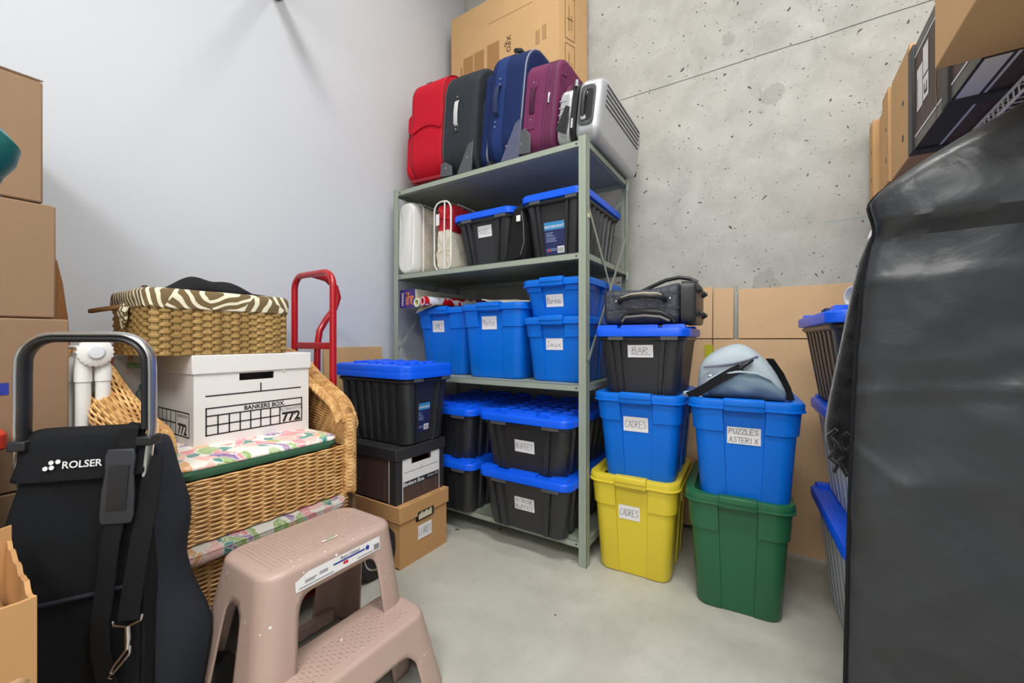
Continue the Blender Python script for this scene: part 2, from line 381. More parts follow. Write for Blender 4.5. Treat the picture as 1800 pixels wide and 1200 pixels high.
def hand(lines, w, h, f, parent, th=.0015, cx=0, cz=0, under=False, ink=None):
    b = MB(); nl = len(lines); lh = h/nl
    for li, s in enumerate(lines):
        ch = lh*(.46 if nl == 1 else .60); z0 = cz+h/2-(li+.5)*lh-ch/2+(lh*.06 if under else 0); adv = w*.88/max(len(s), 4)
        x = cx-adv*len(s)/2
        for c in s:
            for st in (GL.get(c, '').split(';') if c in GL else []):
                P = [tuple(map(float, p.split(','))) for p in st.split()]
                j = random.uniform(-.1, .1)
                P = [(x+p[0]/4*adv*.80+p[1]*adv*.012, z0+p[1]/6*ch+p[0]*ch*.02*j) for p in P]
                for (xa, za), (xb, zb) in zip(P, P[1:]):
                    d = sqrt((xb-xa)**2+(zb-za)**2) or 1; ux, uz = (xb-xa)/d*th*.4, (zb-za)/d*th*.4; nx, nz = -(zb-za)/d*th/2, (xb-xa)/d*th/2
                    xa, za, xb, zb = xa-ux, za-uz, xb+ux, zb+uz
                    b.add([f(xa+nx, za+nz), f(xa-nx, za-nz), f(xb-nx, zb-nz), f(xb+nx, zb+nz)], [(0, 1, 2, 3)])
            x += adv
    if under: b.add([f(cx-w*.35, cz-h*.28), f(cx+w*.4, cz-h*.30), f(cx+w*.4, cz-h*.30+th), f(cx-w*.35, cz-h*.28+th)], [(0, 1, 2, 3)])
    return b.obj('lettering', ink or INK, parent, smooth=False, fix=False)
def paper(parent, f, x, z, w, h, lines, tilt=0, **kw):
    c, s = cos(tilt), sin(tilt)
    p = decal('paper_label', [[(x+a*c-b*s, z+a*s+b*c) for a, b in R4(-w/2, w/2, -h/2, h/2)]], f, PAPER, parent, .0005)
    g = lambda a, b, d=0: f(x+(a-x)*c-(b-z)*s, z+(a-x)*s+(b-z)*c, .0009)
    hand(lines, w, h, g, p, cx=x, cz=z, **kw)
    return p

# ------------------------------------------------------------ setting
def struct(name, b, m, **kw): return tag(b.obj(name, m, None, **kw), kind='structure')
struct('floor', MB().box(XW-.1, XR+.1, YB-.1, YW+.1, -.1, 0), m_floor(), smooth=False)
struct('ceiling', MB().box(XW-.1, XR+.1, YB-.1, YW+.1, ZC, ZC+.1), mat('ceiling_paint', (225, 225, 222), .8), smooth=False)
WP = m_wall()
struct('wall_left', MB().box(XW-.1, XW, YB-.1, YW+.1, 0, ZC), WP, smooth=False)
struct('wall_back', MB().box(XW, XR+.1, YW, YW+.1, 0, ZC), m_concrete(), smooth=False)
struct('wall_right', MB().box(XR, XR+.1, YB-.1, YW, 0, ZC), WP, smooth=False)
struct('wall_front', MB().box(XW, XR, YB-.1, YB, 0, ZC), WP, smooth=False)
# sprinkler pipe running overhead from the white wall (its shadow shows on the wall)
t = thing('ceiling_pipe', 'short grey sprinkler pipe sticking out of the white wall overhead', 'pipe', (XW, .99, 2.6))
MB().tube([(0, 0, 0), (.46, 0, 0)], .028, 16).obj('pipe', GPLA, t)
MB().tube([(.46, 0, 0), (.48, 0, 0)], .036, 16).obj('pipe_cap', GPLA, t)
MB().tube([(0, 0, 0), (.012, 0, 0)], .055, 20).obj('wall_flange', GPLA, t)
for p, sz, pw in LIGHTS:
    t = thing('ceiling_light', 'fluorescent batten light on the ceiling near the ' + ('camera, added as unseen front fill' if p[1] < 0 else 'middle of the room' if p[1] < 1 else 'concrete wall'), 'light', (p[0], p[1], p[2]))
    hx, hy = sz[0]/2+.02, sz[1]/2+.02
    b = MB(); b.box(-hx, hx, -hy, hy, .03, ZC-p[2]); b.obj('housing', WPLA, t, bevel=.004)

# ------------------------------------------------------------ steel shelving
SX0, SX1, SY0, SY1 = -1.857, -.667, 1.625, 2.216
DECK = [1.827, 1.345, .776, .105]
t = thing('steel_shelving', 'grey-green four-tier steel shelving unit against the concrete wall', 'shelving', (SX0, SY0, 0))
SWd, SDp = SX1-SX0, SY1-SY0
for fx, fy in ((0, 0), (1, 0), (1, 1), (0, 1)):
    x, y = fx*SWd, fy*SDp; dx, dy = (1, -1)[fx], (1, -1)[fy]; b = MB(); th = .0025; w = .036
    for (xa, xb, ya, yb) in ((x, x+dx*w, y, y+dy*th), (x, x+dx*th, y, y+dy*w)):
        b.box(min(xa, xb), max(xa, xb), min(ya, yb), max(ya, yb), 0, 1.84)
    # raised rib along the angle
    b.box(min(x+dx*.010, x+dx*.018), max(x+dx*.010, x+dx*.018), min(y-dy*.0015, y), max(y-dy*.0015, y), 0, 1.84)
    p = b.obj('post', STEEL, t, smooth=False, bevel=.0008)
    hb = MB()
    for k in range(26):
        z = .06+k*.07
        if fy == 0: hb.box(x+dx*.0035-.0004, x+dx*.0035+.0004, y+.014, y+.022, z, z+.012)
    if hb.v: hb.obj('slot_holes', PRINT, p, smooth=False)
for z in DECK:
    b = MB(); x0, x1, y0, y1 = .003, SWd-.003, .003, SDp-.003; h = .029
    b.box(x0, x1, y0, y1, z-.003, z)
    b.box(x0, x1, y0, y0+.003, z-h, z); b.box(x0, x1, y1-.003, y1, z-h, z)
    b.box(x0, x0+.003, y0, y1, z-h, z); b.box(x1-.003, x1, y0, y1, z-h, z)
    b.box(x0, x1, y0, y0+.016, z-h, z-h+.003); b.box(x1-.016, x1, y0, y1, z-h, z-h+.003)
    d = b.obj('shelf_deck', STEEL, t, smooth=False, bevel=.0008)
    hb = MB()
    for xx in (.048, SWd-.048): hb.tube([(xx, y0-.0008, z-h/2), (xx, y0+.001, z-h/2)], .0042, 10)
    hb.obj('bolt_hole', PRINT, d)
def brace(p, q):
    P, Q = Vc(p), Vc(q); d = (Q-P).normalized(); n = Vc((1, 0, 0)) if abs(d.x) < .05 else Vc((0, 1, 0)); u = d.cross(n)
    MB().ribbon([P, Q], [(u, n)]*2, .016, .002).obj('cross_brace', STEEL, t, smooth=False)
for x in (SWd+.001, -.001):
    brace((x, .012, 1.55), (x, SDp-.01, .90)); brace((x+(.003 if x > 0 else -.003), SDp-.01, 1.56), (x+(.003 if x > 0 else -.003), .012, .88))
brace((.01, SDp+.002, 1.75), (SWd-.01, SDp+.002, .75)); brace((SWd-.01, SDp+.005, 1.75), (.01, SDp+.005, .75))
brace((.01, SDp+.002, .74), (SWd-.01, SDp+.002, .14)); brace((SWd-.01, SDp+.005, .74), (.01, SDp+.005, .14))
b = MB(); b.box(SWd-.004, SWd+.006, .014, .03, 1.49, 1.51); b.obj('brace_clip', mat('brass_clip', (190, 184, 150), .4), t, bevel=.002)
b = MB()
for z in (1.79, 1.31): b.tube([(SWd+.001, SDp-.03, z-.02), (SWd+.004, SDp-.03, z-.018), (SWd+.004, SDp-.03, z+.018), (SWd+.001, SDp-.03, z+.02)], .006, 8)
b.obj('bolt_plate', STEEL, t)

# ------------------------------------------------------------ storage bins
def ring(hx, hy, r, z, side, n=6):
    """rounded rectangle whose four straight sides carry step profiles; side = dict k-> list of (fraction, offset)"""
    out = []
    segs = [((-hx+r, -hy), (hx-r, -hy), (0, -1), 'f', (hx-r, -hy+r), -pi/2), ((hx, -hy+r), (hx, hy-r), (1, 0), 's', (hx-r, hy-r), 0),
            ((hx-r, hy), (-hx+r, hy), (0, 1), 'f', (-hx+r, hy-r), pi/2), ((-hx, hy-r), (-hx, -hy+r), (-1, 0), 's', (-hx+r, -hy+r), pi)]
    for a, c, nr, k, cc, a0 in segs:
        pr = side[k]
        for f, off in pr:
            q = (f+1)/2; out.append((a[0]+(c[0]-a[0])*q+nr[0]*off, a[1]+(c[1]-a[1])*q+nr[1]*off, z))
        o1 = pr[-1][1]
        for j in range(1, n):
            an = a0+pi/2*j/n; out.append((cc[0]+(r+o1)*cos(an), cc[1]+(r+o1)*sin(an), z))
    return out
def tote(label, loc, w, l, h, m, lines, rz=0, base=.82, lab=(.0, .62, .30, .12), group='latching storage totes', fill=None, flip=0):
    """bulk tote with rolled lid rim, centre latch and stepped upper band; label end looks to -Y, loc = front centre of rim projected to base"""
    t = thing('storage_tote', label, 'tote', loc, rz, group)
    hx, hy = w/2-.014, l/2-.014; bh = h-.03; cy = l/2; k = .68
    def prof(band, pan): 
        s = [(-1, band), (-.56, band), (-.545, pan), (.545, pan), (.56, band), (1, band)]
        return {'f': s, 's': [(-1, band), (-.66, band), (-.65, pan), (-.1, pan), (-.09, band), (.09, band), (.1, pan), (.65, pan), (.66, band), (1, band)]}
    rings = []
    for z, band, pan, ins in ((0, -.012, -.012, 1), (.004, -.004, -.007, 1), (.016, 0, -.005, 1), (k*h, 0, -.006, 1), (k*h+.003, .007, -.006, 1), (bh+.012, .008, -.006, 1)):
        q = z/h; sx = hx*(base+(1-base)*q); sy = hy*((base+.05)+(.95-base)*q)
        rings.append([(x, y+cy, zz) for x, y, zz in ring(sx, sy, .045, z, prof(band, pan))])
    MB().loft(rings).obj('body', m, t, ang=28)
    # lid: rolled rim and sunken tray
    b = MB(); o = [rrect(w/2-d, l/2-d, .055-d*.5, 7) for d in (.010, .002, 0, .003, .012, .030, .036, .05)]
    zs = (h-.032, h-.030, h-.012, h-.003, h, h-.001, h-.012, h-.018)
    b.loft([[(x, y+cy, z) for x, y in p] for p, z in zip(o, zs)])
    lid = b.obj('lid', m, t, ang=50)
    b = MB(); b.loft([[(x, y+cy, z) for x, y in rrect(w/2-d, l/2-d, .055, 7)] for d, z in ((.001, h-.034), (-.002, h-.033), (-.002, h-.029), (.001, h-.027))]); b.obj('rim_bead', m, lid, ang=50)
    for fy in (0, 1):
        b = MB(); lw = w*.17; sg = -1 if fy == 0 else 1; y0 = cy+sg*l/2
        pr = [(.03, .003), (-.002, .006), (-.012, .002), (-.014, -.018), (-.010, -.020), (-.010, -.036), (.0, -.040), (.012, -.040), (.012, -.02)]
        b.loft([[(x, y0-sg*p, h+q) for p, q in pr] for x in (-lw, lw)]); b.obj('latch', m, t, bevel=.002)
    if lines:
        lx, lz, lw, lh = lab; z = lz*h
        yf = cy-hy*((base+.05)+(.95-base)*(lz-.0))-.0005+.006
        sl = hy*(.95-base)/h*1.0
        f = lambda a, bb, d=0: (a, yf-.0015-d-(bb-z)*sl, bb)
        paper(t, f, lx*w, z, lw*w, lh*w, lines)
    return t
def ribbin(label, loc, w, l, h, m, lidm, rz=0, base=.84, group='ribbed bins with blue lids', lab=None, sticker=None, pads=True, two=False, fribs=False, lidh=.03):
    """ribbed bin: short end to -Y; long sides ribbed; lid with raised pads"""
    t = thing('lidded_bin', label, 'bin', loc, rz, group)
    hx, hy = w/2-.02, l/2-.02; cy = l/2; bh = h-lidh
    fs = [(-1, 0), (-.90, 0), (-.88, -.010), (-.80, -.010), (-.78, 0), (-.64, 0), (-.61, -.013), (.61, -.013), (.64, 0), (.78, 0), (.80, -.010), (.88, -.010), (.90, 0), (1, 0)]
    ss = [(-1, 0)]; nr = 7
    for i in range(nr):
        c = -.86+i*1.72/(nr-1); ss += [(c-.085, 0), (c-.06, -.013), (c+.06, -.013), (c+.085, 0)]
    ss += [(1, 0)]
    def scl(p, q): return [(a, o*q) for a, o in p]
    rings = []
    for z, q, e in ((0, .3, -.014), (.004, .6, -.004), (.014, 1, 0), (bh*.87, 1, 0), (bh*.905, .9, .001), (bh*.92, .1, .006), (bh*.93, 0, .009), (bh*.96, 0, .010), (bh*.97, 0, .003), (bh, 0, .004), (bh, 0, .004)):
        s = z/bh; sx = hx*(base+(1-base)*s); sy = hy*(base+.06+(.94-base)*s)
        rings.append([(x, y+cy, zz) for x, y, zz in ring(sx+e, sy+e, .04, z, {'f': scl(fs, q), 's': scl(ss, q)})])
    MB().loft(rings).obj('body', m, t, ang=30)
    b = MB(); dd = (.012, .001, 0, .004, .012); zz = (bh-.006, bh-.004, h-.008, h-.002, h)
    b.loft([[(x, y+cy, z) for x, y in rrect(w/2-d, l/2-d, .05-d*.5, 7)] for d, z in zip(dd, zz)])
    if pads:
        def pad(x0, x1, y0, y1, e=.013): b.loft([[(x, y, z) for x, y in ((x0+i, y0+i), (x1-i, y0+i), (x1-i, y1-i), (x0+i, y1-i))] for i, z in ((0, h-.004), (.004, h+e*.9), (.007, h+e))], cap0=False)
        a = .085
        for sx in (-1, 1):
            for yy in (.016, l-.016-.05): pad(min(sx*(w/2-.016), sx*(w/2-.016-a)), max(sx*(w/2-.016), sx*(w/2-.016-a)), yy, yy+.05)
        pad(-.075, .075, .014, .05); pad(-.075, .075, l-.05, l-.014)
        nx, ny = 5, 6
        for i in range(nx):
            for j in range(ny):
                cx = (i-(nx-1)/2)*(w-.10)/nx; yy = cy+(j-(ny-1)/2)*(l-.16)/ny; pad(cx-.028, cx+.028, yy-.022, yy+.022, .007)
    lid = b.obj('lid', lidm, t, ang=40)
    if two:
        b = MB(); b.loft([[(x, y+cy, z+.024) for x, y in rrect(w/2-d, l/2-d, .05-d*.5, 7)] for d, z in zip(dd, zz)]); 
        for i in range(4):
            for j in range(4):
                cx = (i-1.5)*(w-.10)/4; yy = cy+(j-1.5)*(l-.1)/4; z0 = h+.022; r = .026
                b.lathe([(r, z0-.004), (r*.96, z0+.009), (r*.7, z0+.012), (.001, z0+.012)], lambda a, c, z, cx=cx, yy=yy: (cx+a, yy+c, z), 14)
        b.obj('spare_lid', lidm, t, ang=40)
    for x in (-w*.33, w*.22):
        b = MB(); b.box(x, x+w*.17, -.003+.006, .02, bh-.020, bh-.003); b.obj('latch_tab', GPLA if m is BLK else m, t, bevel=.002)
    yf = lambda z: cy-hy*(base+.06+(.94-base)*(z/bh))+.014
    f = lambda a, bb, d=0: (a, yf(bb)-.0016-d, bb)
    if lab: lx, lz, lw, lh, lines = lab; paper(t, f, lx, lz, lw, lh, lines, tilt=random.uniform(-.02, .02), under=(lines == ['BAR']))
    if sticker:
        x, z, sw, sh = sticker; g = lambda a, bb, d=0: f(a, bb, d+.0004)
        p = decal('product_sticker', [R4(x-sw/2, x+sw/2, z-sh/2, z+sh/2)], f, STICK, t)
        decal('sticker_band', [R4(x-sw/2, x+sw/2, z+sh*.26, z+sh/2)], g, STICKT, p)
        text('brand_lettering', 'MASTERCRAFT', sw*.145, lambda a, bb: f(a, bb, .0009), WPR, p, x, z+sh*.32, bold=.02, shear=.15)
        ls = [R4(x-sw*.42, x-sw*(.42-q), z+sh*zz2, z+sh*(zz2+.018)) for zz2, q in ((.16, .36), (.11, .30), (.065, .42), (.0, .5), (-.05, .46), (-.10, .52), (-.33, .5), (-.38, .5))]
        decal('fine_print', ls, g, mat('pale_print', (150, 165, 205), .5, var=0), p)
        decal('barcode_patch', [R4(x+sw*.12, x+sw*.45, z-sh*.46, z-sh*.26)], g, WPR, p)
        decal('barcode', [R4(x+sw*(.16+.036*i), x+sw*(.16+.036*i+.016), z-sh*.43, z-sh*.3) for i in range(7)], lambda a, bb, d=0: f(a, bb, .0009), PRINT, p)
        decal('red_mark', [[(x-sw*.3+sw*.07*cos(i*pi/4), z-sh*.36+sw*.07*sin(i*pi/4)) for i in range(8)]], g, REDPR, p)
    return t
G1 = 'blue totes on the third shelf'; G2 = 'totes stacked beside the shelving'; G3 = 'black bins on the lowest shelf'; G4 = 'black bins on the second shelf'; G5 = 'bins stacked on the right'
# third shelf
z = DECK[2]
tote('blue tote at the shelf end with a small handwritten label, under the gift wrap', (-1.578, 1.70, z), .395, .47, .375, BLUE, ['CAMES'], lab=(-.06, .72, .22, .165), group=G1)
tote('blue tote labelled Photos in the middle of the third shelf', (-1.20, 1.655, z), .40, .50, .378, BLUE, ['Photos'], lab=(-.03, .74, .23, .165), group=G1, base=.86)
tote('shallow blue tote labelled Jeux under the Bureau tote', (-.848, 1.655, z), .342, .52, .30, BLUE, ['Jeux'], lab=(.0, .58, .25, .155), group=G1, base=.84)
tote('shallow blue tote labelled Bureau on top of the Jeux tote', (-.848, 1.655, z+.285), .345, .52, .19, BLUE, ['Bureau'], lab=(.0, .47, .25, .165), group=G1, base=.84)
# right-hand stacks
tote('yellow tote labelled CADRES on the concrete floor', (-.487, 1.645, 0), .365, .46, .41, YEL, ['CADRES'], rz=2.5, lab=(-.03, .635, .235, .16), group=G2, base=.85)
tote('blue tote labelled CADRES between the yellow tote and the BAR bin', (-.462, 1.628, .392), .36, .46, .362, BLUE, ['CADRES'], rz=2.5, lab=(-.015, .655, .27, .165), group=G2, base=.82)
tote('dark green tote on the floor under the PUZZLES tote', (-.105, 1.610, 0), .345, .47, .42, GRN, None, rz=4, group=G2, base=.85)
tote('blue tote labelled PUZZLES ASTERIX under the grey duffel bag', (-.085, 1.585, .402), .355, .48, .362, BLUE, ['PUZZLES', 'ASTERIX'], rz=4, lab=(.0, .655, .285, .165), group=G2, base=.84)
ribbin('black bin labelled BAR with blue lid, under the black trolley bag', (-.452, 1.63, .738), .375, .44, .28, BLK, LIDB, 2.5, lab=(.0, .186, .10, .05, ['BAR']), group=G2)
# second shelf
z = DECK[1]
ribbin('black bin labelled NOEL with blue lid on the second shelf', (-1.268, 1.675, z), .392, .46, .288, BLK, LIDB, 0, lab=(-.0, .190, .088, .058, ['NOËL']), group=G4, base=.78, pads=False)
ribbin('black bin with a navy product sticker and blue lid on the second shelf', (-.858, 1.655, z), .335, .54, .305, BLK, LIDB, 0, group=G4, sticker=(-.0, .098, .105, .15), base=.82, pads=False)
# lowest shelf
z = DECK[3]
ribbin('black bin labelled VITRINE BUFFET on the lowest shelf', (-.945, 1.535, z), .482, .62, .265, BLK, LIDB, 0, lab=(.0, .125, .102, .058, ['VITRINE', 'BUFFET']), group=G3, base=.86)
ribbin('black bin labelled BUFFET standing on the VITRINE BUFFET bin', (-.945, 1.535, z+.266), .482, .62, .262, BLK, LIDB, 0, lab=(.0, .118, .102, .055, ['BUFFET']), group=G3, base=.86)
ribbin('unlabelled black bin at the bottom left of the lowest shelf', (-1.455, 1.54, z), .478, .62, .265, BLK, LIDB, 0, group=G3, base=.86)
ribbin('unlabelled black bin on top at the left of the lowest shelf', (-1.455, 1.54, z+.266), .478, .62, .262, BLK, LIDB, 0, group=G3, base=.86)
# bin on the banker boxes
ribbin('large black bin with two blue lids on the dark banker box', (-1.297, 1.360, .505), .32, .51, .33, BLK, LIDB, 90, sticker=(-.02, .115, .09, .128), two=True, group='bin on banker boxes', base=.86)
# bins on the right, short end towards the camera, turned a little
ribbin('clear bin with blue lid on the floor at the bottom of the right stack', (.37, 1.405, 0), .42, .62, .405, CLR, LIDB, 4, group=G5, base=.80)
ribbin('clear bin with blue lid in the middle of the right stack', (.37, 1.405, .408), .42, .62, .34, CLR, LIDB, 4, group=G5, base=.82)
ribbin('black bin with blue lid on top of the clear bins at right', (.34, 1.405, .752), .44, .62, .30, BLK, LIDB, 4, group=G5, base=.80)
# things in the clear bins
for i, (zz, c, nm) in enumerate(((.03, (150, 146, 140), 'grey folded cloth inside the lowest clear bin'), (.44, (205, 212, 224), 'pale folded cloth inside the middle clear bin'))):
    m = mat('cloth%d' % i, c, .9, var=.3, vs=14, bs=20, bst=.6, bd=.01)
    b = MB(); b.loft([[(x, y, z) for x, y in rrect(.145+.01*sin(k), .235, .05)] for k, z in enumerate((0, .02, .09, .16, .23, .25))])
    o = b.obj('folded_cloth', m, None, sub=1); o.location = (.345, 1.72, zz); o.rotation_euler.z = rad(4); tag(o, nm, 'cloth', 'cloths in the clear bins')

# ------------------------------------------------------------ banker boxes and cartons
def lidbox(parent, w, l, h, m, lm, lh=.065, over=.006, hole=True):
    """body and lid of a document box, front face -Y at y=0"""
    b = MB()
    hw = .055
    if hole:
        hz = h-lh-.028; z1 = hz+.024
        for (x0, x1, z0, zz1) in ((-w/2, w/2, 0, hz), (-w/2, -hw, hz, z1), (hw, w/2, hz, z1), (-w/2, w/2, z1, h-.004)): b.box(x0, x1, 0, .006, z0, zz1)
        b.box(-w/2, -w/2+.005, .006, l, 0, h-.004); b.box(w/2-.005, w/2, .006, l, 0, h-.004); b.box(-w/2, w/2, l-.005, l, 0, h-.004); b.box(-w/2, w/2, .006, l, 0, .005)
    else: b.box(-w/2, w/2, 0, l, 0, h-.004)
    body = b.obj('box_body', m, parent, smooth=False)
    b = MB(); o = over
    b.box(-w/2-o, w/2+o, -o, l+o, h-lh, h)
    lid = b.obj('box_lid', lm, parent, bevel=.0025)
    return body, lid
# white banker box
t = thing('document_box', 'white banker box printed 772 resting on the floral chair cushion', 'box', (-1.467, .697, .638), 90)
w, l, h = .36, .31, .285
body, lid = lidbox(t, w, l, h, WHITE, WHITE, .058)
f = FR(0); lw = .0042
decal('ruled_lines', [R4(-.150, .150, .158-lw/2, .158+lw/2), R4(.011-lw/2, .011+lw/2, .160, .187)], f, PRINT, t)
gx0, gx1, gz0, gz1, mx = -.150, .155, .035, .122, .072
P = [R4(gx0, gx1, gz0, gz0+lw), R4(gx0, gx1, gz1-lw, gz1), R4(gx0, gx0+lw, gz0, gz1), R4(gx1-lw, gx1, gz0, gz1), R4(gx0, gx1, .094, .094+lw), R4(gx0, mx, .064, .064+lw), R4(mx, mx+lw, gz0, .096)]
for i in range(1, 7): xx = gx0+(mx-gx0)*i/7; P.append(R4(xx, xx+lw, gz0, .096))
decal('printed_grid', P, f, PRINT, t)
text('brand_lettering', 'BANKERS BOX.', .0195, f, PRINT, t, .025, .1015, bold=.03)
text('model_lettering', 'ECONO/STOR', .0145, f, PRINT, t, .1155, .0805, sx=.9)
text('number_lettering', '772', .044, f, PRINT, t, .1145, .043, bold=.045)
f2 = FL(-w/2)
decal('side_grid', [R4(-.155+.03, .125+.0, .03, .034), R4(-.125, .125, .104, .108), R4(.121, .125, .03, .108), R4(-.125, -.121, .03, .108), R4(.02, .024, .03, .108), R4(-.125, .02, .066, .07)] + [R4(x, x+.004, .03, .108) for x in (-.09, -.055, -.02)], lambda a, b, d=0: (-w/2-.0008-d, l/2-a*1.0, b), PRINT, t)
text('side_number', '772', .046, lambda a, b: (-w/2-.001, l/2-a, b), PRINT, t, .073, .038, bold=.03)
text('side_model', 'ECONO/STOR', .013, lambda a, b: (-w/2-.001, l/2-a, b), PRINT, t, .073, .09, sx=.95)
decal('paper_tear', [[(.083, .222), (.09, .236), (.096, .240), (.094, .232), (.087, .220)]], f, WPR, t, .004)
# dark wood-grain banker box
t = thing('document_box', 'dark woodgrain banker box with white panel under the large black bin', 'box', (-1.343, 1.335, .267), 90)
w, l, h = .295, .40, .236
body, lid = lidbox(t, w, l, h, WOODP, BLKCARD, .05)
f = FR(0); g = FR(0, .0014)
for q in ((-w/2, -w/2+.034), (w/2-.03, w/2)): decal('corner_band', [R4(*q, 0, h-.05)], f, BLKCARD, t)
decal('white_panel', [R4(-.108, .113, .088, h-.078), R4(-.108, -.06, h-.078, h-.05), R4(.06, .113, h-.078, h-.05)], f, WHITE, t)
for q in ((-.113, -.109), (.113, .117)): decal('pinstripe', [R4(*q, 0, h-.05)], g, WPR, t)
decal('black_band', [R4(-.108, .113, .062, .088)], f, BLKCARD, t)
decal('ruled_line', [R4(-.105, .11, .126, .1275), R4(.0, .0015, .1275, .14)], g, PRINT, t)
text('brand_lettering', 'Bankers Box.', .024, g, WPR, t, -.045, .068, bold=.02, shear=.12)
text('model_lettering', 'R-Kive 725', .015, g, WPR, t, .073, .072)
fs = lambda a, b, d=0: (-w/2-.0008-d, a, b)
decal('side_band', [R4(0, .034, 0, h-.05)], fs, BLKCARD, t); decal('side_pinstripe', [R4(.040, .044, 0, h-.05)], fs, WPR, t)
# LIVRES carton
t = thing('document_box', 'kraft brown box labelled LIVRES on the floor by the shelving', 'box', (-1.322, 1.335, 0), 90)
w, l, h = .29, .41, .265
body, lid = lidbox(t, w, l, h, CARDD, CARDD, .07, .008)
b = MB(); b.box(-.05, .05, -.0085, .004, h-.088, h-.052); b.obj('hand_hole', PRINT, t, smooth=False)
b = MB()
for i in range(9): b.box(-.044+i*.009, -.044+i*.009+.0075, -.0095, .0, h-.086, h-.064+.004*(i % 3))
b.obj('file_edges', mat('file_paper', (214, 206, 176), .7, var=.1), t, smooth=False)
f = FR(-.0005)
paper(t, FR(-.001), .0, .118, .085, .062, ['LIVRES'])
decal('slit', [R4(-.09, -.03, h, h+.0005), R4(.04, .10, h, h+.0005)], lambda a, b, d=0: (a, .012, b) if 0 else (a, -.0005+(b-h)*6, h+.0006), PRINT, t)

def carton(name, label, loc, w, l, h, m, group=None, flaps=False, rz=0):
    t = thing(name, label, 'box', loc, rz, group)
    b = MB(); b.box(-w/2, w/2, -l/2, l/2, 0, h); b.obj('carton_body', m, t, bevel=.004)
    b = MB(); b.box(-.003, .003, -l/2, l/2, h, h+.0012); b.obj('flap_seam', PRINT, t, smooth=False)
    return t
GL_ = 'brown cartons stacked by the white wall'
zs = [0, .31, .62, 1.022, 1.297, 1.588]; offs = [0, 0, .0, -.004, -.018]
labs = ['brown carton at the bottom of the left stack on the floor', 'brown carton second from the floor in the left stack', 'brown carton with a navy print band, level with the shopping trolley handle',
        'brown carton in the left stack under the topmost carton', 'topmost brown carton of the left stack with its flap lifted']
for i in range(5):
    t = carton('moving_carton', labs[i], (-1.70, -.02+offs[i]/2, zs[i]), .45+.012*(i < 3), .53+offs[i]*2+.03*(i < 3), zs[i+1]-zs[i]-.002, CARD, GL_)
    xf = .225+.006*(i < 3)+.001
    fx = lambda a, b, d=0: (xf+d, a, b)
    if i == 2:
        decal('print_band', [R4(-.2, .185, .225, .252)], fx, BLUPR, t)
        text('print_lettering', 'pp', .026, fx, BLUPR, t, .125, .272); text('band_lettering', 'your play', .02, lambda a, b: (xf+.0008, a, b), CARD, t, .13, .232)
    if i == 3:
        decal('print_block', [R4(.0, .163, .135, .158)], fx, BLUPR, t); text('print_lettering', 'E', .02, fx, BLUPR, t, .158, .166)
    if i == 4:
        b = MB(); b.add([(.225, -.247, .291), (.225, .247, .289), (.14, .247, .322), (.10, -.247, .35)], [(0, 1, 2, 3)]); o = b.obj('open_flap', CARD, t, smooth=False); q = o.modifiers.new('th', 'SOLIDIFY'); q.thickness = .004
# torn carton near the camera
t = thing('torn_carton', 'torn open brown carton at the bottom left corner of the view', 'box', (-1.03, .0, 0))
b = MB(); random.seed(3)
def tornwall(p, q, z0, amp, th=.006, n=26):
    P, Q = Vc(p), Vc(q); d = (Q-P).normalized(); nn = Vc((-d.y, d.x, 0))*th
    tp = []
    for i in range(n+1):
        c = P+(Q-P)*i/n; zz = z0+amp*(mnoise.noise(Vc((i*.37+p[0]*9, p[1]*7, 1)))+.12*random.uniform(-1, 1)); tp.append((c, zz))
    rings = [[(c.x, c.y, 0), (c.x+nn.x, c.y+nn.y, 0), (c.x+nn.x, c.y+nn.y, zz), (c.x, c.y, zz)] for c, zz in tp]
    b.loft(rings)
tornwall((.15, -.30, 0), (.125, .128, 0), .595, .008); tornwall((.125, .128, 0), (-.19, .14, 0), .588, .014); tornwall((-.19, .14, 0), (-.19, -.3, 0), .62, .02); tornwall((-.19, -.3, 0), (.15, -.3, 0), .60, .02)
b.obj('carton_wall', CARDD, t, smooth=False)
MB().box(-.185, .13, -.29, .13, .002, .5).obj('packing', mat('pulp_pack', (186, 152, 112), .9, var=.2, bs=30, bst=.8, bd=.01), t, bevel=.02)
MB().box(.153, .155, -.2, .05, .10, .53).obj('packing_tape', mat('tape_brown', (168, 128, 84), .3), t)
random.seed(11)

# ------------------------------------------------------------ shopping trolley (near left)
CA = -32.65+78; cdir = Vc((sin(rad(CA)), cos(rad(CA)), 0)); 
t = thing('shopping_trolley', 'black shopping trolley bag with aluminium hoop handle at the left front', 'trolley', (-1.213, .2415, 0), 90-CA)
# local: x along handle bar (far end +), y away from the camera, front looks to -y
hw = .117
pts = []
for sgn in (-1,):
    pts += [(-.150, .075, .50), (-.150, .070, .58), (-.146, .050, .64), (-.134, .022, .70), (-.120, .004, .76), (-.118, .0, .79), (-.117, .0, .83), (-.117, 0, .90)]
for k in range(1, 9): a = pi-k*pi/16; pts.append((-.117+.062+.062*cos(a), 0, .92+.062*sin(a)))
R = [(-x, y, z) for x, y, z in reversed(pts) if z > .80]+[(.117, .0, .78), (.113, -.004, .73), (.107, .0, .69), (.102, .012, .65), (.098, .03, .60), (.098, .05, .52), (.098, .06, .22)]
hp = [(-.150, .08, .22)]+pts+R
rail = [Vc(p) for p in hp]; b = MB(); rg = []
for i, p in enumerate(rail):
    d = (rail[min(i+1, len(rail)-1)]-rail[max(i-1, 0)]).normalized(); u = Vc((0, 1, 0)); n = d.cross(u).normalized()
    rg.append([p+n*.0055*cos(a)+u*.013*sin(a) for a in [2*pi*k/12 for k in range(12)]])
b.loft(rg); b.obj('hoop_handle', ALU, t)
b = MB(); rg = []
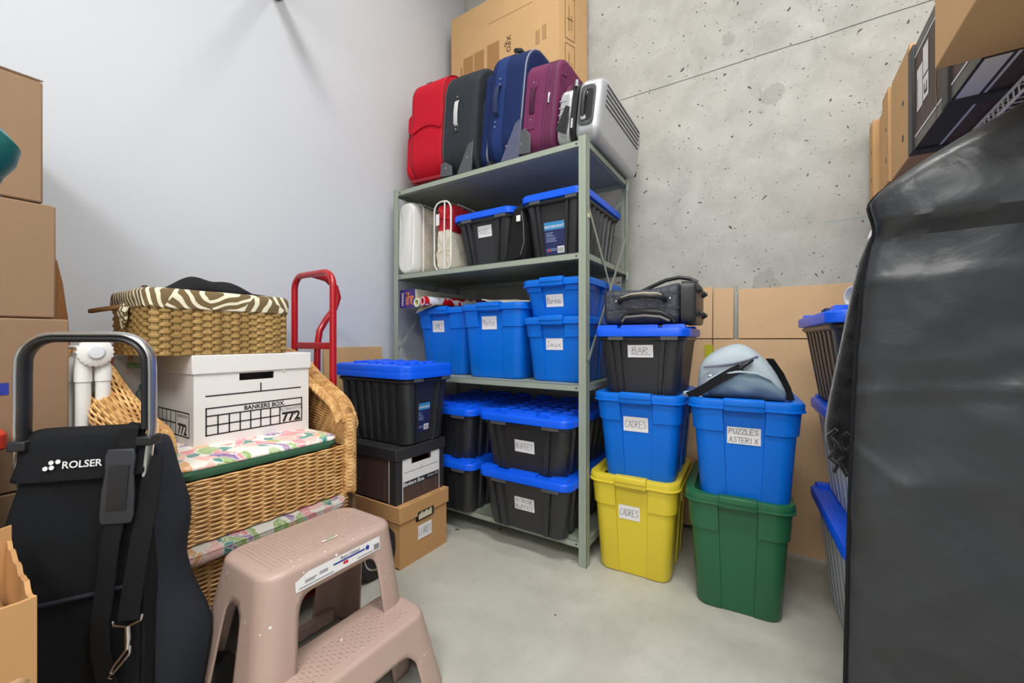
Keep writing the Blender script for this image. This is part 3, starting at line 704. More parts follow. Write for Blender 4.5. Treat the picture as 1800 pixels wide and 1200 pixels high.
for i, p in enumerate(rail):
    if not (.745 < p.z): continue
    d = (rail[min(i+1, len(rail)-1)]-rail[max(i-1, 0)]).normalized(); u = Vc((0, 1, 0)); n = d.cross(u).normalized()
    q = p-n*.0105; rg.append([q+n*.0068*cos(a)+u*.0145*sin(a) for a in [2*pi*k/12 for k in range(12)]])
b.loft(rg); b.obj('handle_grip', BPLA, t)
for s in (-1, 1): MB().box(min(s*.095, s*.125), max(s*.095, s*.125), -.018, .02, .745, .765).obj('grip_clip', BPLA, t, bevel=.003)
# bag: lofted body
def bagring(z, x0, x1, y0, y1, r):
    return [(x+(x0+x1)/2, y+(y0+y1)/2, z) for x, y in rrect((x1-x0)/2, (y1-y0)/2, r, 5)]
b = MB()
b.loft([bagring(.02, -.15, .115, -.03, .14, .03), bagring(.10, -.155, .118, -.034, .15, .03), bagring(.24, -.16, .12, -.036, .15, .03), bagring(.34, -.17, .12, -.032, .15, .03), bagring(.45, -.166, .12, -.026, .14, .03), bagring(.60, -.145, .115, -.014, .13, .025), bagring(.70, -.115, .108, -.004, .12, .02), bagring(.765, -.105, .10, .004, .08, .02)])
o = b.obj('bag_body', BFAB, t, sub=2)
b = MB(); zz = [.52, .56, .60, .66, .71, .755]; 
b.loft([[(x, y+d, z) for x, y, z, in ((0, 0, 0),)] for d in (0,)]) if 0 else None
rg = []
for z, x0, x1, y in ((.680, -.122, .108, -.016), (.688, -.121, .110, -.015), (.71, -.115, .110, -.012), (.74, -.109, .106, -.008), (.772, -.105, .102, -.004), (.783, -.104, .101, .02), (.778, -.104, .10, .06)):
    rg.append([(x0, y, z), (x0*.5, y-.003, z+.001), (0, y-.004, z+.002), (x1*.5, y-.003, z+.003), (x1, y, z+.004)])
b.loft(rg, closed=False, cap0=False, cap1=False); fl = b.obj('top_flap', BFAB, t); q = fl.modifiers.new('s', 'SUBSURF'); q.levels = q.render_levels = 2; q = fl.modifiers.new('th', 'SOLIDIFY'); q.thickness = .005
fy = lambda a, bb: (a, -.0155+(bb-.688)*.13-.0085, bb+a*.03)
text('brand_lettering', 'ROLSER', .0195, fy, WPR, fl, .004, .709, sx=1.02, bold=.02, align='CENTER')
b = MB()
for dx, dz in ((-.058, .711), (-.0475, .712), (-.049, .722), (-.0375, .723)):
    b.add([fy(dx+.0046*cos(k*pi/7), dz+.0045*sin(k*pi/7)) for k in range(14)], [tuple(range(14))])
b.obj('logo_dots', WPR, fl, smooth=False, fix=False)
# zipped pocket seam and piping on the front
MB().tube([(-.148, -.030, .43), (-.08, -.033, .437), (.02, -.032, .45), (.105, -.028, .462)], .0045, 8).obj('pocket_piping', SFAB, t)
MB().tube([(.112, -.026, .03), (.116, -.030, .2), (.116, -.026, .36), (.113, -.019, .5), (.108, -.009, .62)], .004, 8).obj('side_piping', BFAB, t)
# side cloth that flares backwards on the far side
b = MB(); b.loft([[(x, y, z) for x, y in ((.06, .0), (.10, -.008), ((.10+m)/2+.012, .025), (m, .085), (m-.01, .12), (.08, .13), (.05, .06))] for z, m in ((.04, .16), (.14, .175), (.22, .19), (.30, .202), (.37, .165), (.46, .130), (.53, .148), (.585, .150), (.66, .122), (.73, .105), (.75, .09))])
b.obj('side_panel', SFAB, t, sub=1)
# shoulder strap with pad, second strap and snap hook
def strap(pts, wd, nm, m=STRAP, nrm=(0, -1, 0), th=.003, par=None):
    P = [Vc(p) for p in pts]; nn = []
    for i, p in enumerate(P):
        d = (P[min(i+1, len(P)-1)]-P[max(i-1, 0)]).normalized(); nn.append((d.cross(Vc(nrm)), nrm))
    o = MB().ribbon(P, nn, wd, th).obj(nm, m, par or t, smooth=True); return o
strap([(.083, .02, .787), (.082, -.012, .783), (.080, -.016, .74), (.078, -.022, .715)], .034, 'shoulder_strap')
b = MB(); po = [(-.026, -.075), (.026, -.075), (.030, -.06), (.029, -.01), (.025, .03), (.027, .06), (.023, .075), (-.023, .075), (-.027, .06), (-.025, .03), (-.029, -.01), (-.030, -.06)]
b.extr(po, lambda a, c, d: (.074+a, -.026-d+(c)*.1, .668+c), 0, .008); pd = b.obj('strap_pad', mat('pad_plastic', (50, 52, 56), .45), t, bevel=.003)
MB().extr([(-.017, -.05), (.017, -.05), (.018, .038), (-.018, .038)], lambda a, c, d: (.075+a, -.0345-d+c*.1, .672+c), 0, .0012).obj('pad_window', BPLA, pd, smooth=False)
strap([(.072, -.036, .60), (.066, -.042, .55), (.060, -.044, .47), (.052, -.046, .40), (.054, -.048, .34), (.064, -.050, .29), (.072, -.052, .27)], .032, 'shoulder_strap')
strap([(.118, .0, .72), (.121, -.006, .69), (.119, -.020, .62), (.112, -.034, .53), (.106, -.042, .46), (.102, -.048, .40)], .036, 'shoulder_strap')
MB().tube([(.116, .006, .70), (.104, -.008, .695), (.104, -.008, .68), (.116, -.004, .675)], .003, 8).obj('d_ring', CHROME, t)
dz, dy, dx = .040, .046, .008; Q = lambda L: [(x+dx, y+dy, z+dz) for x, y, z in L]
b = MB(); b.tube(Q([(.068, -.095, .362), (.070, -.096, .353), (.094, -.097, .348), (.117, -.096, .358), (.119, -.095, .370)]), .0026, 8)
b.tube(Q([(.094, -.097, .35), (.096, -.099, .325), (.095, -.1, .305)]), [.005, .0055, .004], 10)
b.tube(Q([(.098, -.1, .31), (.09, -.1, .298), (.075, -.099, .278), (.066, -.098, .262), (.070, -.098, .258), (.084, -.1, .275), (.1, -.1, .296), (.100, -.1, .312)]), .0026, 8)
b.tube(Q([(.07, -.098, .262), (.062, -.097, .25), (.07, -.096, .245)]), .0022, 8); b.obj('snap_hook', CHROME, t)
for s in (-1, 1):
    b = MB(); b.lathe([(.03, -.018), (.075, -.018), (.08, -.01), (.08, .01), (.075, .018), (.03, .018)], lambda a, c, z, s=s: (s*.19-.02+z, .15+a, .08+c), 24); b.obj('wheel', RUB, t)
# red-rimmed black trolley behind it, only its edge shows
t = thing('folded_trolley', 'black fabric trolley with a red top bar at the left edge', 'trolley', (-1.42, -.02, 0))
b = MB(); b.loft([[(x, y, z) for x, y in rrect(.03+d, .155+d, .02)] for z, d in ((.0, 0), (.3, .006), (.70, .002), (.735, -.004))]); b.obj('bag_body', BFAB, t)
b = MB(); b.loft([[(x, y, z) for x, y in rrect(.045, .175, .02)] for z in (.735, .772)]); b.obj('top_bar', mat('red_bar', (206, 62, 46), .4), t, bevel=.005)
decal('logo_dot', [[(.145+.006*cos(k*pi/6), .70+.005*sin(k*pi/6)) for k in range(12)]], lambda a, bb, d=0: (.0345, a, bb), WPR, t)
# teal capped hose standing in the torn carton
t = thing('hose_attachment', 'teal rimmed plastic cap on a grey ribbed hose at the left edge', 'hose', (-.985, .075, .502))
pa = []
for k in range(60):
    s = k/59; pa.append((.055*s, -.06+.06*s, s*.725))
MB().tube(pa, [.024+.003*(k % 2) for k in range(60)], 18).obj('ribbed_hose', mat('hose_grey', (92, 104, 108), .5), t, ang=20)
b = MB(); ax = Vc((-.05, -.40, -.55)).normalized(); u = ax.cross(Vc((0, 0, 1))).normalized(); w2 = ax.cross(u)
C = Vc((.050, -.006, .738))
b.lathe([(.016, -.04), (.036, -.032), (.046, -.01), (.048, .016), (.042, .018), (.040, .0), (.03, -.02), (.010, -.028)], lambda a, c, z: tuple(C+u*a+w2*c+ax*z), 32); b.obj('cap', TEAL, t)

# ------------------------------------------------------------ wicker chairs
def weave(b, P, N, nu, rows, pitch, r, amp, ends=True):
    """rows of round strands weaving over stakes. P(u,v)->Vector, N(u,v)->Vector; nu = half waves along u"""
    sm = nu*3
    for j in range(rows):
        v = (j+.5)/rows; rg = []
        for i in range(sm+1):
            u = i/sm; n = N(u, v); p = P(u, v)+n*(amp*cos(pi*(u*nu)+pi*j)); q = (P(u, min(1, v+.01))-P(u, max(0, v-.01))).normalized()
            rg.append([p+n*r, p+q*r*1.15, p-n*r, p-q*r*1.15])
        b.loft(rg)
def quadsurf(A, B, C, D, bow=0, nrm=None):
    A, B, C, D = map(Vc, (A, B, C, D)); n = nrm or (B-A).cross(D-A).normalized()
    return (lambda u, v: (A*(1-u)+B*u)*(1-v)+(D*(1-u)+C*u)*v+n*bow*4*u*(1-u), lambda u, v: n)
def chair(name, label, z0, full):
    """cane armchair facing +X; local origin at floor under the seat centre, z0 lifts the stacked one"""
    t = thing(name, label, 'chair', (-1.55, .645, z0), 0, 'stacked wicker armchairs')
    X0, X1, Yh = -.26, .25, .275
    b = MB(); P, N = quadsurf((X1, -Yh, .235), (X1, Yh, .235), (X1+.005, Yh, .405), (X1+.005, -Yh, .405), .012, Vc((1, 0, 0)))
    weave(b, P, N, 16, 27, .007, .0031, .0034)
    MBk = MB(); MBk.box(X1-.012, X1-.008, -Yh, Yh, .24, .40); MBk.obj('apron_core', WICKD, t, smooth=False)
    tag(b.obj('front_apron', WICK, t), kind='stuff')
    for s in (-1, 1):
        b = MB(); P, N = quadsurf((X0, s*Yh, .235), (X1, s*Yh, .235), (X1, s*Yh, .405), (X0, s*Yh, .405), 0, Vc((0, s, 0)))
        weave(b, P, N, 14, 25, .007, .0031, .0034); tag(b.obj('side_apron', WICK, t), kind='stuff')
    MB().box(X0+.01, X1-.01, -Yh+.01, Yh-.01, .38, .396).obj('seat_board', WICKD, t, smooth=False)
    for sx, sy in ((1, 1), (1, -1), (-1, 1), (-1, -1)):
        x, y = (X1-.02 if sx > 0 else X0+.02), sy*(Yh-.01)
        lo = 0 if z0 == 0 else -.02
        MB().tube([(x+sx*.012, y+sy*.008, lo), (x, y, .24)], [.013, .017], 12).obj('leg', WOODL, t)
        b = MB()
        for k in range(7): b.tube([(x+.021*cos(a), y+.021*sin(a), .195+k*.008) for a in [2*pi*q/14 for q in range(14)]], .0046, 6, closed=True)
        tag(b.obj('leg_binding', WICK, t), kind='stuff')
    MB().tube([(X1-.01, -Yh+.03, .215), (X1-.01, Yh-.03, .215)], .012, 10).obj('stretcher', WICKD, t)
    if full:
        # rolled arms
        for s in (-1, 1):
            yo = s*(Yh+.008)
            def ctr(u):   # from back to front and curling down
                pts = [Vc((X0+.03, yo+s*.03, .705)), Vc((X0+.14, yo+s*.03, .68)), Vc((X0+.28, yo+s*.022, .61)), Vc((X1-.09, yo+s*.012, .555)), Vc((X1-.02, yo+s*.0, .525)), Vc((X1+.012, yo, .475))]
                q = u*(len(pts)-1); i = min(int(q), len(pts)-2); fr = q-i; fr2 = fr
                p0, p1, p2, p3 = pts[max(i-1, 0)], pts[i], pts[i+1], pts[min(i+2, len(pts)-1)]
                return .5*((2*p1)+(p2-p0)*fr+(2*p0-5*p1+4*p2-p3)*fr**2+(3*p1-p0-3*p2+p3)*fr**3)
            rr = lambda u: (.052-.012*u) if s < 0 else (.038-.010*u)
            def nn(u, v):
                a = -.25*pi+v*1.5*pi; d = (ctr(min(1, u+.02))-ctr(max(0, u-.02))).normalized(); side = Vc((0, 1, 0)); up = d.cross(side)*-1
                return (side*cos(a)*s*-1+Vc((0, 0, 1))*sin(a)).normalized()
            PP = lambda u, v: ctr(u)+nn(u, v)*rr(u)
            b = MB(); weave(b, PP, nn, 18, 36, .007, .0031, .0034); tag(b.obj('arm_roll', WICK, t), kind='stuff')
            b = MB(); b.tube([ctr(k/14) for k in range(15)], [rr(k/14)-.008 for k in range(15)], 14); b.obj('arm_core', WICKD, t)
            # inner and outer side panels below the roll
            b = MB()
            Ps = lambda u, v: Vc((X0+.03+(X1-.02-X0-.03)*u, yo, .40))*(1-v)+(ctr(u*.92)-Vc((0, 0, .03)))*v
            weave(b, Ps, lambda u, v: Vc((0, -s, 0)), 15, 34, .007, .0031, .0034); tag(b.obj('arm_panel', WICK, t), kind='stuff')
            b = MB(); n = 12
            b.add([tuple(Ps(k/n, 0)+Vc((0, s*.006, 0))) for k in range(n+1)]+[tuple(Ps(k/n, 1)+Vc((0, s*.006, 0))) for k in range(n+1)], [(k, k+1, n+2+k, n+1+k) for k in range(n)]); b.obj('arm_backing', WICKD, t, smooth=False)
            # braided front edge
            b = MB()
            for ph in range(3):
                pts = []
                for k in range(90):
                    q = k/89; z = .235+q*.275; a = 2*pi*(q*7+ph/3.)
                    pts.append((X1+.016+.007*cos(2*a), yo+.016*sin(a), z+(.0)))
                b.tube(pts, .0095, 8)
            pts3 = []
            tag(b.obj('braid', WICK, t), kind='stuff')
            b = MB()
            for ph in range(3):
                pts = []
                for k in range(110):
                    q = k/109; c = ctr(1-q*.95); a = 2*pi*(q*9+ph/3.); pts.append(tuple(c+Vc((0, s*(-.040+.012*sin(a)), .018+.007*cos(2*a)))))
                b.tube(pts, .0075, 8)
            tag(b.obj('braid', WICK, t), kind='stuff')
        b = MB(); n = 14; hh = lambda u: .40+.34*(1-(2*u-1)**2*.18)
        Pb = lambda u, v: Vc((X0+.02-.05*v, -Yh+2*Yh*u, .40+(hh(u)-.40)*v)); weave(b, Pb, lambda u, v: Vc((1, 0, 0)), 16, 44, .007, .0031, .0034); tag(b.obj('back_panel', WICK, t), kind='stuff')
        MB().tube([(X0-.03, -Yh-.02+(2*Yh+.04)*k/12, hh(k/12)+.01) for k in range(13)], .024, 12).obj('back_rail', WICKD, t)
        # back cushion hint behind the box
    return t
chair('wicker_armchair', 'wicker armchair stacked on top, holding the white banker box', .19, True)
chair('wicker_armchair', 'lower wicker armchair under the stacked one, partly hidden by the step stool', .0, False)
def cushion(label, loc, hx, hy, h, m, mp):
    t = thing('seat_cushion', label, 'cushion', loc, 0, 'floral seat cushions')
    b = MB(); rg = []
    for z, d in ((0, .02), (.004, .006), (h*.35, 0), (h*.6, .0), (h*.9, .012), (h, .035), (h+.006, .09)):
        rg.append([(x, y+.003*sin(x*30), z+.004*mnoise.noise(Vc((x*9, y*9, z)))) for x, y in rrect(hx-d, hy-d, .05, 6)])
    b.loft(rg); b.obj('cover', m, t, sub=1)
    b = MB(); b.loft([[(x, y, z) for x, y in rrect(hx-d, hy-d, .05, 6)] for z, d in ((-.022, .03), (-.018, .006), (-.004, .0), (.010, .004))]); b.obj('underside', mp, t)
cushion('bright floral chair cushion with green underside beneath the banker box', (-1.545, .645, .617), .262, .243, .024, FLOR, GREENF)
cushion('darker floral cushion squeezed between the two wicker chairs', (-1.52, .645, .405), .275, .255, .016, FLORD, FLORD)
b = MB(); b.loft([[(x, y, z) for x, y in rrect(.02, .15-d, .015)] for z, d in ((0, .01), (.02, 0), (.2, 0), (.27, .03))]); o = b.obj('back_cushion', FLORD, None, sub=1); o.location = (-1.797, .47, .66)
tag(o, 'green floral back cushion behind the banker box in the chair', 'cushion')

# ------------------------------------------------------------ wicker basket on the banker box
BZ = .638+.286
t = thing('wicker_basket', 'woven rectangular basket with palm print liner on the white banker box', 'basket', (-1.622, .605, BZ))
hx, hy, bh = .152, .195, .165
outl = []
def peri(hx, hy, r, n):
    P = rrect(hx, hy, r, 5); P.append(P[0]); L = [0]
    for a, c in zip(P, P[1:]): L.append(L[-1]+sqrt((a[0]-c[0])**2+(a[1]-c[1])**2))
    out = []
    for k in range(n):
        d = L[-1]*k/n; i = max(j for j in range(len(L)) if L[j] <= d+1e-9); i = min(i, len(P)-2); q = (d-L[i])/(L[i+1]-L[i])
        x = P[i][0]+(P[i+1][0]-P[i][0])*q; y = P[i][1]+(P[i+1][1]-P[i][1])*q; tx, ty = P[i+1][0]-P[i][0], P[i+1][1]-P[i][1]; m = sqrt(tx*tx+ty*ty)
        out.append((x, y, ty/m, -tx/m))
    return out
NS = 52; rows = 15; SM = NS*6
base = peri(hx, hy, .02, SM)
def strandmesh(par):
    b = MB(); rg = []
    for k, (x, y, nx, ny) in enumerate(base):
        c = cos(pi*k/6+pi*par); o = .0035*max(-1, min(1, c*2.4)); hw = .0050+.0006*c
        rg.append([(x+nx*(o+e), y+ny*(o+e), zz) for e, zz in ((.0009, -hw), (.0022, 0), (.0009, hw), (-.0009, hw), (-.0009, -hw))])
    rg.append(rg[0]); b.loft(rg, cap0=False, cap1=False)
    return b
proto = [strandmesh(k).obj('strand', BASK, t) for k in (0, 1)]
for j in range(rows):
    o = proto[j] if j < 2 else proto[j % 2].copy()
    if j >= 2: COL.objects.link(o); o.parent = t
    o.location = (0, 0, .006+j*.0105)
stp = peri(hx, hy, .02, NS); sm = None
for k, (x, y, nx, ny) in enumerate(stp):
    if sm is None:
        b = MB(); b.box(-.007, .007, -.0008, .0008, 0, bh); sm = b.obj('stake', BASK, t, smooth=False); o = sm
    else: o = sm.copy(); COL.objects.link(o); o.parent = t
    o.location = (x, y, 0); o.rotation_euler = (0, 0, math.atan2(ny, nx)+pi/2)
MB().box(-hx+.006, hx-.006, -hy+.006, hy-.006, 0, bh-.02).obj('inner_lining', BASK, t, smooth=False)
b = MB(); b.loft([[(x, y, z+.003*sin(k*1.3)*(z < .15)) for k, (x, y) in enumerate(rrect(hx+d, hy+d, .026, 8))] for z, d in ((.138, .005), (.142, .009), (.165, .010), (.186, .008), (.194, .002), (.196, -.006), (.18, -.012))])
b.obj('liner', PALM, t)
b = MB(); b.ribbon([(.0, -hy-.008, .145), (-.02, -hy-.04, .138), (-.05, -hy-.062, .132), (-.07, -hy-.068, .130)], [((0, 0, 1), (0, 1, 0))]*4, .013, .012); b.obj('leather_handle', LEATH, t, bevel=.003)
b = MB(); 
for k in range(4): b.tube([(.03-.014*k, -hy-.011, .15), (.035-.014*k, -hy-.018, .13), (.03-.01*k, -hy-.013, .10-.008*k)], [.006, .007, .003], 8)
b.obj('tie_ribbon', PALM, t)
t = thing('black_bag', 'crumpled black nylon bag lying in the palm print basket', 'bag', (-1.60, .60, BZ+.186))
b = MB(); rg = []
for k in range(13):
    s = k/12; y = -.135+.29*s; hgt = .012+.066*max(0, sin(pi*min(1, s*1.0)))**1.5*(1+.35*sin(s*9)); wd = .10
    rg.append([(-wd, y, 0), (-wd*.5, y, hgt*.8), (-.01, y+.01*sin(s*7), hgt*1.15), (wd*.5, y, hgt*.75), (wd, y, 0)])
b.loft(rg); b.obj('bag_cloth', STRAP, t, sub=2)
b = MB(); b.ribbon([(.118, -.09, .006), (.12, -.06, .012), (.12, -.0, .010), (.12, .06, .008), (.12, .13, .004)], [((0, .2, 1), (1, 0, 0))]*5, .016, .004); b.obj('bag_strap', STRAP, t)
MB().tube([(.05, -.175, .002), (.05, -.172, .014), (.03, -.17, .014)], .007, 8).obj('bag_tab', BPLA, t)

# ------------------------------------------------------------ hand truck
t = thing('hand_truck', 'red tubular hand truck standing behind the wicker chairs', 'hand truck', (-1.64, 1.0, 0))
def arc(c, r, a0, a1, n, f): return [f(c[0]+r*cos(a0+(a1-a0)*k/n), c[1]+r*sin(a0+(a1-a0)*k/n)) for k in range(n+1)]
hwid, ztop = .14, 1.248; fxz = lambda a, b_: (a, 0, b_)
pts = [(-hwid, 0, .09)]+[(-hwid, 0, .3), (-hwid, 0, .8)]+arc((-hwid+.06, ztop-.06), .06, pi, pi/2, 8, fxz)+arc((hwid-.06, ztop-.06), .06, pi/2, 0, 8, fxz)+[(hwid, 0, .8), (hwid, 0, .3), (hwid, 0, .09)]
MB().tube(pts, .0135, 14).obj('frame_tube', RED, t)
MB().tube([(0, .0, ztop-.003), (0, .06, ztop-.012), (0, .105, ztop-.045), (0, .118, ztop-.09), (0, .10, ztop-.14), (0, .06, ztop-.19), (0, .03, ztop-.24), (0, .02, ztop-.30), (0, .015, .6), (0, .01, .12)], .0135, 14).obj('loop_handle', RED, t)
for zz in (.945, .55, .25): MB().box(-hwid, hwid, -.004, .004, zz-.014, zz+.014).obj('crossbar', RED, t, bevel=.003)
b = MB(); b.box(-.18, .18, -.16, .0, .012, .018); b.box(-.18, .18, -.003, .003, .012, .12); b.obj('toe_plate', RED, t, bevel=.002)
MB().tube([(-.255, .10, .105), (.26, .10, .105)], .01, 12).obj('axle', CHROME, t)
b = MB()
for s in (-1, 1): b.box(s*.12-.004, s*.12+.004, -.01, .12, .08, .2)
b.obj('axle_bracket', RED, t)
for s in (-1, 1):
    fw = lambda a, c, z, s=s: (s*.265+z, .10+a, .104+c)
    w_ = MB(); w_.lathe([(.062, -.022), (.085, -.03), (.1, -.022), (.104, -.008), (.104, .008), (.1, .022), (.085, .03), (.062, .022)], fw, 32); w = w_.obj('wheel', RUB, t)
    MB().lathe([(.001, -.01), (.05, -.012), (.064, -.024), (.064, .024), (.058, .022), (.05, .008), (.03, .006), (.024, .016), (.001, .018)], fw, 28).obj('hub', CHROME, w)
# flattened cartons standing between chair and hand truck
for i, (y, xx, zz) in enumerate(((.948, -1.318, .625), (.9605, -1.312, .618))):
    b = MB(); n = 60; th = .005
    b.box(-.42, 0, -.0055, -.0042, 0, zz); b.box(-.42, 0, .0042, .0055, 0, zz); b.box(-.42, -.002, -.0012, .0012, 0, zz-.002)
    o = b.obj('flattened_carton', CARD, None, smooth=False); o.location = (xx, y, 0)
    tag(o, 'flattened carton on edge beside the wicker chair, ' + ('nearer the chair' if i == 0 else 'nearer the hand truck'), 'cardboard', 'flattened cartons by the chair')
    b = MB()
    for k in range(int(zz/.009)): b.add([(.0006, -.004, k*.009), (.0006, 0, k*.009+.0045), (.0006, .004, k*.009), (.0006, .004, k*.009+.0012), (.0006, 0, k*.009+.0057), (.0006, -.004, k*.009+.0012)], [(0, 1, 4, 5), (1, 2, 3, 4)])
    c = b.obj('corrugation', CARDD, o, smooth=False, fix=False); c['kind'] = 'stuff'
# cardboard sheet leaning on the white wall
b = MB(); b.add([(XW+.05, 1.235, 0), (XW+.05, 1.60, 0), (XW+.02, 1.60, .93), (XW+.02, 1.235, .93), (XW+.042, 1.235, 0), (XW+.042, 1.60, 0), (XW+.012, 1.60, .93), (XW+.012, 1.235, .93)], [(0, 1, 2, 3), (4, 7, 6, 5), (0, 4, 5, 1), (1, 5, 6, 2), (2, 6, 7, 3), (3, 7, 4, 0)])
tag(b.obj('cardboard_sheet', CARDZ, None, smooth=False), 'tan cardboard sheet leaning on the white wall behind the large black bin', 'cardboard')
# wooden board behind the cartons
b = MB(); b.loft([[(XW+.004+th, y, z) for y, th in ((y0, 0), (y1, 0), (y1, .02), (y0, .02))] for z, y0, y1 in ((0, .25, .37), (.6, .25, .365), (1.03, .25, .340), (1.15, .25, .328), (1.225, .25, .315), (1.24, .25, .30))]); tag(b.obj('wooden_board', WOODL, None, smooth=False, bevel=.004), 'narrow brown wooden board against the white wall behind the carton stack', 'board')
# white folded frame with a toothed hinge
t = thing('folding_frame', 'white plastic folding frame with a toothed round hinge behind the shopping trolley', 'frame', (-1.485, .300, 0))
t.scale = (.925, .925, .994)
fh = lambda a, c, z: (z, a+.006, .944+c)
b = MB(); n = 40; rg = []
for z, r in ((.012, .034), (.014, .037), (.026, .037), (.030, .030)): rg.append([fh((r+.0016*cos(k*pi))*cos(2*pi*k/n), (r+.0016*cos(k*pi))*sin(2*pi*k/n), z) for k in range(n)])
b.loft(rg); b.obj('hinge_disc', WPLA, t)
MB().lathe([(.0185, .028), (.0185, .033), (.015, .037), (.001, .038)], fh, 20).obj('hinge_cap', mat('grey_white', (222, 224, 230), .35), t)
for y0, y1, x in ((-.014, -.014, 0), (.026, .028, 0), (-.026, -.028, -.034), (.006, .006, -.045)):
    MB().tube([(x, y1, 0), (x, y0, .90)], .0165, 14).obj('leg_tube', WPLA, t)
    MB().tube([(x, y0, .868), (x, y0, .90), (x, y0*.8, .925), (x, y0*.5, .945)], [.019, .019, .018, .010], 14).obj('sleeve', WPLA, t)
MB().tube([(-.03, -.04, .865), (-.03, .03, .862)], .008, 12).obj('cross_tube', WPLA, t)
MB().tube([(-.05, -.05, .957), (.0, -.02, .957)], .005, 10).obj('hinge_pin', WPLA, t)
# grey-white board leaning behind it
b = MB(); b.loft([[(x, y, z) for x, y in ((-.004, y0), (.004, y0), (.004, y1), (-.004, y1))] for z, y0, y1 in ((0, -.1, .10), (.78, -.1, .075), (.86, -.1, .03), (.88, -.1, .0))]); o = b.obj('pale_board', mat('panel_grey', (206, 208, 212), .5), None, smooth=False); o.location = (-1.72, .345, 0); tag(o, 'pale grey panel standing behind the white folding frame', 'panel')

# ------------------------------------------------------------ step stool
t = thing('step_stool', 'taupe plastic two-step stool with paint specks in front of the chairs', 'stool', (-1.062, .648, 0))
# local: long axis y, steps go down towards +x
def shell(cx, hx, hy, z1, flx, fly, r, legw, legz, cut, name, skirt, opn):
    """tapered rounded shell from z=0 (flared) to z1 with openings; opn(side) -> (leg fraction, opening top z) or None"""
    b = MB(); lev = [0, .02, .05, .1, .15, .2, .25, .3, .35, .4, .44]
    return b
def stoolpart(cx0, cx1, hy, z1, fl, r, tops, sides, name, inner_x=None):
    """cx0..cx1: x range at the top; hy half length; fl(side) flare at floor; sides: dict of opening specs"""
    b = MB(); NZ = 24
    zs = [z1*k/NZ for k in range(NZ+1)]
    NPS = 28; arcn = 6
    def outline(z):
        q = 1-z/z1; x0 = cx0-fl[0]*q; x1 = cx1+fl[1]*q; y = hy+fl[2]*q
        out = []
        for (a, c, cc, a0) in (((x0+r, -y), (x1-r, -y), (x1-r, -y+r), -pi/2), ((x1, -y+r), (x1, y-r), (x1-r, y-r), 0), ((x1-r, y), (x0+r, y), (x0+r, y-r), pi/2), ((x0, y-r), (x0, -y+r), (x0+r, -y+r), pi)):
            for k in range(NPS+1): out.append((a[0]+(c[0]-a[0])*k/NPS, a[1]+(c[1]-a[1])*k/NPS, z))
            for k in range(1, arcn): an = a0+pi/2*k/arcn; out.append((cc[0]+r*cos(an), cc[1]+r*sin(an), z))
        return out
    rings = [outline(z) for z in zs]; n = len(rings[0]); per = NPS+arcn
    vs = [p for rg in rings for p in rg]; fs = []
    def inside(sd, k, z):
        sp = sides.get(sd)
        if sd is None or sp is None: return False
        f0, f1, zt, zb, rad_ = sp; f = k/NPS
        if f < f0 or f > f1 or z > zt or z < zb: return False
        L = 1.0
        # rounded upper corners
        for fc in (f0, f1):
            df = abs(f-fc)*sp_len[sd]; dz = zt-z
            if df < rad_ and dz < rad_ and (rad_-df)**2+(rad_-dz)**2 > rad_**2: return False
        return True
    sp_len = {0: cx1-cx0-2*r, 1: 2*(hy-r), 2: cx1-cx0-2*r, 3: 2*(hy-r)}
    for i in range(NZ):
        for j in range(n):
            sd = j//per; k = j % per; zc = (zs[i]+zs[i+1])/2
            if k < NPS and inside(sd, k+.5, zc): continue
            k2 = (j+1) % n; fs.append((i*n+j, i*n+k2, (i+1)*n+k2, (i+1)*n+j))
    b.add(vs, fs)
    # rounded shoulder and top
    top = rings[-1]; cxm = (cx0+cx1)/2
    def ins(d, z): return [(x-(1 if x > cxm else -1)*min(d, abs(x-cxm)), y-(1 if y > 0 else -1)*min(d, abs(y)), z) for x, y, _ in top]
    b.loft([top]+[ins(.014*(1-cos(a)), z1+.014*sin(a)) for a in (.4, .8, 1.2, pi/2)], cap0=False)
    me = b.obj(name, TAUPE, t, ang=50)
    bm = bmesh.new(); bm.from_mesh(me.data); bmesh.ops.remove_doubles(bm, verts=bm.verts, dist=1e-5)
    # smooth the stepped opening borders
    for _ in range(3):
        bv = [v for v in bm.verts if v.is_boundary and v.co.z > .012]; new = {}
        for v in bv:
            nb = [e.other_vert(v) for e in v.link_edges if e.is_boundary]
            if len(nb) == 2: new[v] = v.co*.4+(nb[0].co+nb[1].co)*.3
        for v, c in new.items(): v.co = c
    loose = [v for v in bm.verts if not v.link_faces]; bmesh.ops.delete(bm, geom=loose, context='VERTS')
    bmesh.ops.recalc_face_normals(bm, faces=bm.faces); bm.to_mesh(me.data); bm.free()
    q = me.modifiers.new('th', 'SOLIDIFY'); q.thickness = .004; q.offset = -1
    return me
ZT, ZL = .421, .190
up = stoolpart(-.115, .118, .185, ZT, (.13, .045, .045), .05, None, {1: (.12, .88, .368, -1, .03), 3: (.12, .88, .375, -1, .03), 0: (.30, .70, .345, -1, .02), 2: (.30, .70, .345, -1, .02)}, 'upper_step')
lo_ = stoolpart(.06, .232, .208, ZL, (-.02, .045, .032), .045, None, {1: (.12, .88, .135, -1, .03), 0: (.5, .86, .12, -1, .02), 2: (.14, .5, .12, -1, .02), 3: (-.1, 1.1, .19, -1, .001)}, 'lower_step')
MB().box(-.225, -.2, -.2, .2, .012, .05).obj('back_rail', TAUPE, t, bevel=.004)
